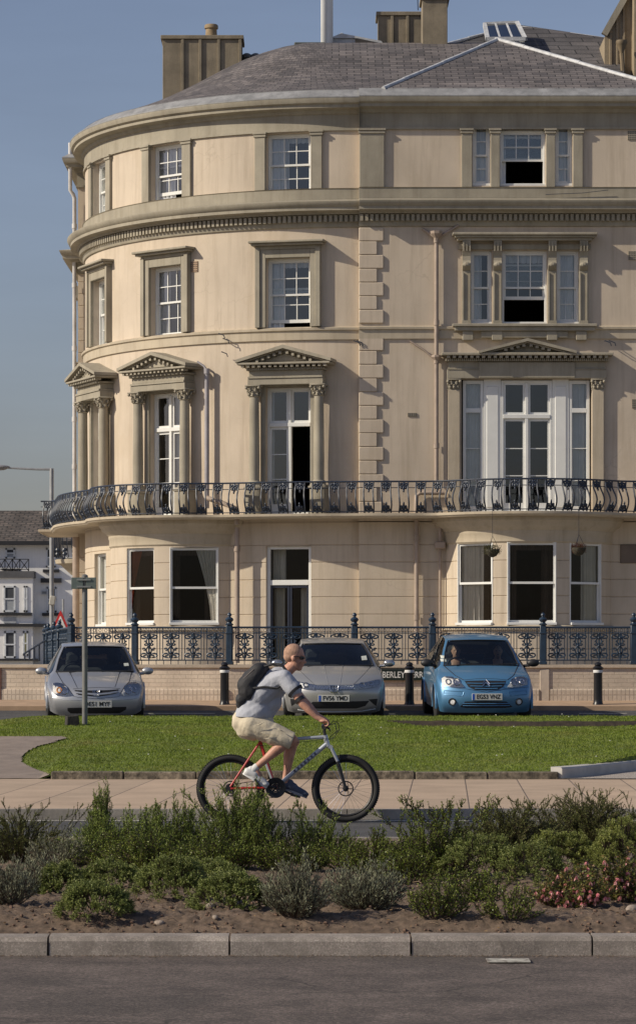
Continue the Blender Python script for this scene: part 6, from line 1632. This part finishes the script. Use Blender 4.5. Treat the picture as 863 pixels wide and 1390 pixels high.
# ------------------------------------------------------------------ planting
def leafmesh(Pb, D, Lh, Wd_, name, m_, parent, fold=.25, jit=.2):
    n = len(Pb); D = D/np.linalg.norm(D, axis=1)[:, None]
    ref = RNG.normal(size=(n, 3)); S = np.cross(D, ref); S /= np.linalg.norm(S, axis=1)[:, None]; Nn = np.cross(S, D)
    L = Lh[:, None]; Wv = Wd_[:, None]
    a = Pb; b = Pb+D*L*.5+S*Wv*.5-Nn*Wv*fold*-.3; c = Pb+D*L; d = Pb+D*L*.5-S*Wv*.5-Nn*Wv*fold*-.3
    V = np.stack([a, b, c, d], 1).reshape(-1, 3); me = bpy.data.meshes.new(name)
    me.vertices.add(len(V)); me.vertices.foreach_set('co', V.ravel()); me.loops.add(4*n); me.loops.foreach_set('vertex_index', np.arange(4*n)); me.polygons.add(n)
    me.polygons.foreach_set('loop_start', np.arange(0, 4*n, 4)); me.polygons.foreach_set('loop_total', np.full(n, 4)); me.update(calc_edges=True); me.materials.append(m_)
    o = bpy.data.objects.new(name, me); COL.objects.link(o); o.parent = parent; return o
def shoots(n, rx, ry, h, kind):
    """curved shoots from the crown base; returns list of point arrays (k,3), local to base"""
    out = []
    for i in range(n):
        a = RNG.uniform(0, 2*PI); r = math.sqrt(RNG.uniform(0, 1)); tip = np.array([rx*r*math.cos(a), ry*r*math.sin(a), 0.])
        lump = .80+.36*vn(tip[0]*5/rx+i*0+31, tip[1]*3/ry+17)
        if kind == 'mound':
            if i % 16 == 0:
                rr = r**.8; z = h*math.sqrt(max(.02, 1-rr**2.2))*(.78+.34*RNG.random()); CL = np.array([rx*rr*math.cos(a), ry*rr*math.sin(a), max(z, h*.12)]); CR = RNG.uniform(.022, .040)
            q = RNG.normal(size=3); q[2] = q[2]*.8+.5; q /= np.linalg.norm(q); tip = CL+q*CR*RNG.uniform(.7, 1.05); base = CL*np.array([.8,.8,.7]); mid = CL*.92; z = tip[2]
        elif kind == 'upright': z = h*(1-.55*r**2)*lump*RNG.uniform(.65, 1.12); base = np.array([tip[0]*.5, tip[1]*.5, 0]); mid = np.array([tip[0]*.8, tip[1]*.8, z*.55]); tip = tip*RNG.uniform(.9, 1.1)
        elif kind == 'arch': z = h*(1-.45*r)*RNG.uniform(.55, 1.1)*lump; base = np.array([tip[0]*.15, tip[1]*.2, 0]); mid = np.array([tip[0]*.55, tip[1]*.55, z*1.0]); 
        else: z = h*(1-.5*r**2)*lump*RNG.uniform(.5, 1.08); base = np.array([tip[0]*.35, tip[1]*.35, 0]); mid = np.array([tip[0]*.75, tip[1]*.75, z*.5])+RNG.normal(0, .02, 3)
        T = np.array([tip[0], tip[1], z]); t = np.linspace(0, 1, 10)[:, None]
        out.append((1-t)**2*base+2*t*(1-t)*mid+t*t*T)
    return out
LM = {
 'rosemary': leaf_mat('leaf_rosemary', (0.131,0.187,0.035), (0.246,0.325,0.064), (0.394,0.439,0.129)),
 'hebe': leaf_mat('leaf_hebe', (.12,.16,.038), (.23,.275,.075), (.38,.40,.14), .5, .2),
 'lavender': leaf_mat('leaf_lavender', (0.188,0.200,0.134), (0.304,0.322,0.216), (0.434,0.443,0.288), .8, .15),
 'juniper': leaf_mat('leaf_juniper', (0.079,0.094,0.024), (0.141,0.164,0.045), (0.253,0.242,0.084), .6, .15),
 'leafy': leaf_mat('leaf_shrub', (0.103,0.148,0.022), (0.189,0.250,0.040), (0.315,0.343,0.078), .4, .3),
 'fuchsia': leaf_mat('leaf_fuchsia', (0.110,0.140,0.034), (0.189,0.203,0.051), (0.315,0.187,0.067), .5, .3),
 'light': leaf_mat('leaf_pale', (0.166,0.194,0.048), (0.271,0.307,0.080), (0.408,0.419,0.129), .5, .25)}
stemm = mat('stem_brown', (.11,.075,.05), .9, .3, 12); flowm = leaf_mat('fuchsia_petal', (.74,.22,.26), (.82,.36,.36), (.88,.56,.52), .5, .3)
def laterals(sh, n, ln):
    out = list(sh)
    for c in sh:
        L = np.linalg.norm(np.diff(c, axis=0), axis=1).sum()
        for k in range(max(2, int(n*L/.4))):
            u = RNG.uniform(.2, .95)*(len(c)-1); i = int(u); p = c[i]+(c[min(i+1, len(c)-1)]-c[i])*(u-i); tg = c[min(i+1, len(c)-1)]-c[i]; tg /= np.linalg.norm(tg)+1e-9
            r = RNG.normal(size=3); r -= r.dot(tg)*tg; r /= np.linalg.norm(r); d = tg*.75+r*.65+np.array([0,0,.15]); d /= np.linalg.norm(d)
            l = ln*RNG.uniform(.5, 1.2)*(1.1-.5*u/9); t = np.linspace(0, 1, 10)[:, None]; out.append(p+d*l*t+np.array([0,0,.25*l])*t*t)
    return out
SH = {   # kind: shoots per (m of width), leaves per shoot, leaf len, width, spread angle, start of leaves, stem radius
 'rosemary': ('upright', 120, 90, .014, .0048, .8, .1, .0018), 'hebe': ('mound', 4600, 13, .0085, .0052, .9, .62, .0018),
 'lavender': ('loose', 260, 40, .022, .0036, .5, .08, .0014), 'juniper': ('arch', 120, 130, .010, .0040, .65, .1, .0018),
 'leafy': ('loose', 100, 62, .013, .0075, 1.2, .15, .0022), 'fuchsia': ('loose', 70, 52, .02, .011, 1.2, .2, .002), 'light': ('mound', 4600, 13, .010, .005, .9, .6, .002)}
def shrub(px, ybase, top, wpx, Y, sp, name, label, cat, dens=1., ryf=.8, extra=None, hk=1.):
    sc = F/Y; x = WX(px, Y); zb = (soilz(x, Y) if Y < 20.2 else .11)-.01; h = (WZ(top, Y)-zb)*hk; rx = wpx/sc/2
    kind, ns, nl, ll, lw, ang, st, sr = SH[sp]; ns = int(ns*dens*max(.35, rx*2)*1.); t = thing(name, label, cat, (x, Y, zb))
    sh_ = shoots(ns, rx, rx*ryf, h, kind)
    if extra: sh_ += extra(rx, h)
    if sp in ('rosemary', 'leafy', 'juniper', 'fuchsia', 'lavender'): sh_ = laterals(sh_, 9 if sp != 'lavender' else 6, .075 if sp != 'juniper' else .06)
    Pb = []; D = []
    for c in sh_:
        L = np.linalg.norm(np.diff(c, axis=0), axis=1).sum(); k = max(6, int(nl*(L/.35 if kind != 'mound' else 1.)))
        u = np.sort(RNG.uniform(st, 1, k)); idx = u*(len(c)-1); i0 = np.minimum(idx.astype(int), len(c)-2); f = (idx-i0)[:, None]; p = c[i0]*(1-f)+c[i0+1]*f; tg = c[i0+1]-c[i0]; tg /= np.linalg.norm(tg, axis=1)[:, None]+1e-9
        Pb.append(p+RNG.normal(0, .0015, p.shape)); r = RNG.normal(size=p.shape); r -= (r*tg).sum(1)[:, None]*tg; r /= np.linalg.norm(r, axis=1)[:, None]+1e-9
        D.append(tg*math.cos(ang)+r*math.sin(ang)+np.array([0,0,.15]))
    Pb = np.concatenate(Pb); D = np.concatenate(D); n = len(Pb)
    leafmesh(Pb, D, RNG.uniform(.7, 1.25, n)*ll, RNG.uniform(.7, 1.2, n)*lw, 'foliage', LM[sp], t)
    m = MB()
    for c in sh_[::(5 if kind == 'mound' else 1)]: m.tube([tuple(q) for q in c[::3]], [sr*1.6, sr*1.2, sr, sr*.6][:len(c[::3])], 3, cap=False)
    m.build('stems', stemm, t, local=True)
    return t, Pb, rx, h
def whips(n, lo, hi, dx=.6, side=None):
    def f(rx, h):
        out = []
        for i in range(n):
            a = RNG.uniform(0, 2*PI); r = RNG.uniform(.1, .9)
            b = np.array([rx*r*math.cos(a)*.8, rx*r*math.sin(a)*.5, h*.35]); d = side if side else (1 if RNG.random() > .5 else -1)
            T = np.array([b[0]+d*RNG.uniform(.0, dx)*rx, b[1], h*RNG.uniform(lo, hi)]); mid = (b+T)/2+np.array([-.03*d, 0, .05]); t = np.linspace(0, 1, 10)[:, None]
            out.append((1-t)**2*b+2*t*(1-t)*mid+t*t*T)
        return out
    return f
PL_ = [
 # px, -, top, width px, Y, species
 (25,0,1098,170,20.52,'juniper','juniper','dark spreading juniper at the far left edge behind the grey lavender','shrub',1.5,.8,whips(14,.9,1.15)),
 (165,0,1100,190,20.2,'rosemary','rosemary_bush','tall green rosemary bush with one high feathery sprig, behind the left hebe mounds','shrub',1.6,.7,None),
 (137,0,1066,44,20.47,'rosemary','rosemary_bush','narrow upright rosemary sprig rising above its neighbours near the left path gap','shrub',2.2,.8,None),
 (235,0,1084,120,20.8,'rosemary','rosemary_bush','mid height rosemary bush just left of the bicycle\'s rear wheel','shrub',1.7,.7,None),
 (325,0,1068,150,20.49,'rosemary','rosemary_bush','bright green rosemary bush overlapping the rear wheel of the bicycle','shrub',1.9,.8,whips(10,.9,1.1)),
 (430,0,1106,130,20.6,'rosemary','rosemary_bush','low green bush standing below the front wheel of the bicycle','shrub',1.5,.7,whips(8,1.,1.25)),
 (500,0,1128,110,19.42,'leafy','green_shrub','low leafy shrub in the dip right of the front wheel','shrub',1.3,.8,None),
 (588,0,1098,150,19.16,'leafy','green_shrub','glossy leafy shrub with long arching whips right of the bicycle','shrub',2.2,.8,whips(16,.95,1.2,1.1)),
 (690,0,1092,190,20.55,'juniper','juniper','dark spiky juniper in the back row right of the leafy shrub','shrub',2.4,.8,whips(30,.85,1.15)),
 (800,0,1080,210,21.31,'juniper','juniper','large dark spiky juniper in the back row at the right edge','shrub',2.6,.8,whips(34,.85,1.15)),
 (655,0,1138,130,18.83,'hebe','hebe_bush','broad green hebe bush in the middle row below the spiky juniper','shrub',.8,.7,None),
 (762,0,1132,120,19.43,'light','hebe_bush','pale green hebe bush above the pink fuchsia','shrub',1.0,.7,None),
 (848,0,1118,110,19.1,'light','hebe_bush','pale green hebe bush cut by the right edge of the picture','shrub',1.1,.8,None),
 (205,0,1130,150,19.29,'leafy','green_shrub','low dark leafy ground shrub between the rosemary and the hebe mounds','shrub',1.5,.6,None),
 (12,0,1168,90,16.88,'lavender','lavender','straggly grey lavender at the bottom left edge of the bed','lavender',1.2,.8,None),
 (52,0,1158,90,17.8,'lavender','lavender','pale grey lavender behind the leftmost hebe mound','lavender',1.1,.8,None),
 (82,0,1176,66,17.77,'hebe','hebe_mound','small rounded hebe mound furthest left in the front row','shrub',1.3,.9,None),
 (150,0,1172,96,18.2,'hebe','hebe_mound','rounded hebe mound behind the two left front mounds','shrub',1.2,.8,None),
 (129,0,1201,106,16.17,'hebe','hebe_mound','compact hebe mound nearest the kerb at the left','shrub',1.4,.8,None),
 (236,0,1166,110,17.11,'hebe','hebe_mound','wide hebe mound in the middle of the left group','shrub',1.3,.8,None),
 (282,0,1170,110,18.27,'hebe','hebe_mound','hebe mound at the back right of the left group','shrub',1.2,.8,None),
 (312,0,1190,112,16.63,'hebe','hebe_mound','hebe mound at the right front of the group beside the grey lavender','shrub',1.3,.8,None),
 (402,0,1164,108,16.17,'lavender','lavender','grey green lavender clump beside the right-hand hebe mound','lavender',1.6,.8,None),
 (495,0,1166,128,16.56,'lavender','lavender','broad grey lavender clump at the centre of the bed','lavender',1.7,.8,None),
 (592,0,1186,100,16.16,'leafy','green_shrub','small dark leafy plant near the kerb right of the lavender','plant',1.3,.8,None),
 (640,0,1172,110,17.11,'leafy','green_shrub','sprawling low leafy plant on the bare soil right of centre','plant',1.2,.8,None),
 (690,0,1196,90,16.14,'leafy','green_shrub','low green plant beside the left of the pink fuchsia','plant',1.1,.8,None),
 (170,0,1122,140,19.9,'leafy','green_shrub','yellow green small-leaved shrub in front of the left rosemary','shrub',1.2,.6,None),
 (300,0,1124,140,19.7,'leafy','green_shrub','low small-leaved shrub in front of the bright rosemary by the rear wheel','shrub',1.2,.6,None),
 (395,0,1130,120,19.6,'leafy','green_shrub','low shrub behind the grey lavender beside the right-hand hebe mound','shrub',1.2,.6,None),
 (470,0,1135,100,19.9,'leafy','green_shrub','low shrub just below the front wheel behind the broad lavender','shrub',1.2,.6,None),
 (550,0,1142,110,18.6,'leafy','green_shrub','small-leaved shrub in front of the glossy leafy shrub','shrub',1.1,.7,None),
 (722,0,1150,100,18.3,'hebe','hebe_bush','compact green hebe bush between the broad hebe and the pink fuchsia','shrub',.7,.7,None),
 (80,0,1128,100,20.0,'lavender','lavender','faded grey purple clump in the gap behind the left lavender','lavender',.8,.7,None),
]
for (px, yb, top, wp, Y, sp, nm, lab, cat, dens, ryf, ex) in PL_: shrub(px, yb, top, wp, Y, sp, nm, lab, cat, dens, ryf, ex)
for px, top, wp, Y, lab in ((775, 1172, 120, 16.85, 'fuchsia hung with pink flowers near the kerb'), (838, 1160, 110, 17.2, 'fuchsia with pale pink flowers at the right edge')):
    t, Pb, rx, h = shrub(px, 0, top, wp, Y, 'fuchsia', 'fuchsia', lab, 'flowers', 1.8, .8)
    sel = Pb[(Pb[:, 1] < rx*.25) & (Pb[:, 2] > h*.12)]; sel = sel[RNG.choice(len(sel), min(len(sel), 85), replace=False)]
    P_ = []; D_ = []
    for p in sel:
        for k in range(9):
            a = 2*PI*k/9; P_.append(p+np.array([0,-.01,-.004*(k%2)])); D_.append(np.array([math.cos(a)*.55, math.sin(a)*.55, -1.]))
    P_ = np.array(P_); D_ = np.array(D_); n = len(P_); leafmesh(P_, D_, RNG.uniform(.018,.034,n), RNG.uniform(.008,.013,n), 'flowers', flowm, t)
# stones
stm = mat('stone', (.33,.27,.22), .9, .25, 9, .8, 40)
for i, (px, py, r, lab) in enumerate(((216,1252,.03,'pale flat stone on the soil near the kerb at the left'),(286,1243,.035,'pale stone on the soil below the middle hebe mound'),(292,1251,.022,'small stone beside the pale stone below the middle hebe mound'),(604,1205,.028,'pale stone in the soil right of the lavender'),(858,1243,.05,'large pale stone at the right edge of the bed'),(790,1258,.028,'grey stone on the soil below the pink fuchsia'),(677,1256,.02,'small grey stone near the kerb right of centre'),(530,1150,.03,'stone showing between the leafy shrubs'))):
    Y = 4140*(EYE-.14)/(py-HZ); 
    if Y > 20: Y = 19
    x = WX(px, Y); m = MB(); m.ell((0,0,0), (r,r*.7,r*.6), 12, 9); o = m.build('stone', stm, None, 60)
    for v in o.data.vertices: v.co *= 1+.35*(fbm(v.co.x*60+i*9, v.co.z*60+v.co.y*40)-.5)
    o.location = (x, Y, soilz(x, Y)+r*.3); o.rotation_euler.z = i; tag(o, lab, 'stone', 'stones on the soil bed')
m = MB()
for k in range(1500):
    x = random.uniform(-2.6, 2.6); y = 15.95+random.random()**1.5*3.2; r = random.uniform(.004, .013); m.ell((x, y, soilz(x, y)+r*.2), (r*random.uniform(.8,1.4), r, r*.75), 5, 4, None, Matrix.Rotation(random.random()*3, 3, 'Z'))
tag(m.build('soil_crumbs', mat('crumb', (.16,.10,.07), .95, .5, 30)), 'small crumbs and pebbles of brown soil scattered over the bed', 'soil crumbs', kind='stuff')

m = MB()
for k in range(260):
    x = random.uniform(-2.4, 2.4); y = 15.95+random.random()**1.3*2.6; a = random.random()*PI; l = random.uniform(.02, .09); z = soilz(x, y)+.012
    m.tube([(x, y, z), (x+math.cos(a)*l*.5, y+math.sin(a)*l*.5, z+.008), (x+math.cos(a+.4)*l, y+math.sin(a+.4)*l, z+.002)], random.uniform(.001, .0022), 3)
tag(m.build('twigs', mat('twig', (.24,.17,.11), .9, .4, 30)), 'dry twigs lying on the soil under the shrubs', 'twigs', kind='stuff')
m = MB()
for k in range(420):
    x = random.uniform(-2.4, 2.4); y = 15.92+random.random()**1.2*2.6; T = Matrix.Translation((x, y, soilz(x, y)+.012)) @ Matrix.Rotation(random.random()*6, 4, 'Z') @ Matrix.Rotation(random.gauss(0, .5), 4, 'X'); r = random.uniform(.006, .014)
    m.add([(-r,0,0),(0,-r*.5,.002),(r,0,0),(0,r*.5,.003)], [(0,1,2,3)], T)
tag(m.build('dead_leaves', leaf_mat('dead_leaf', (.16,.09,.04), (.30,.19,.09), (.42,.32,.18))), 'small dry fallen leaves scattered on the soil', 'leaf litter', kind='stuff')
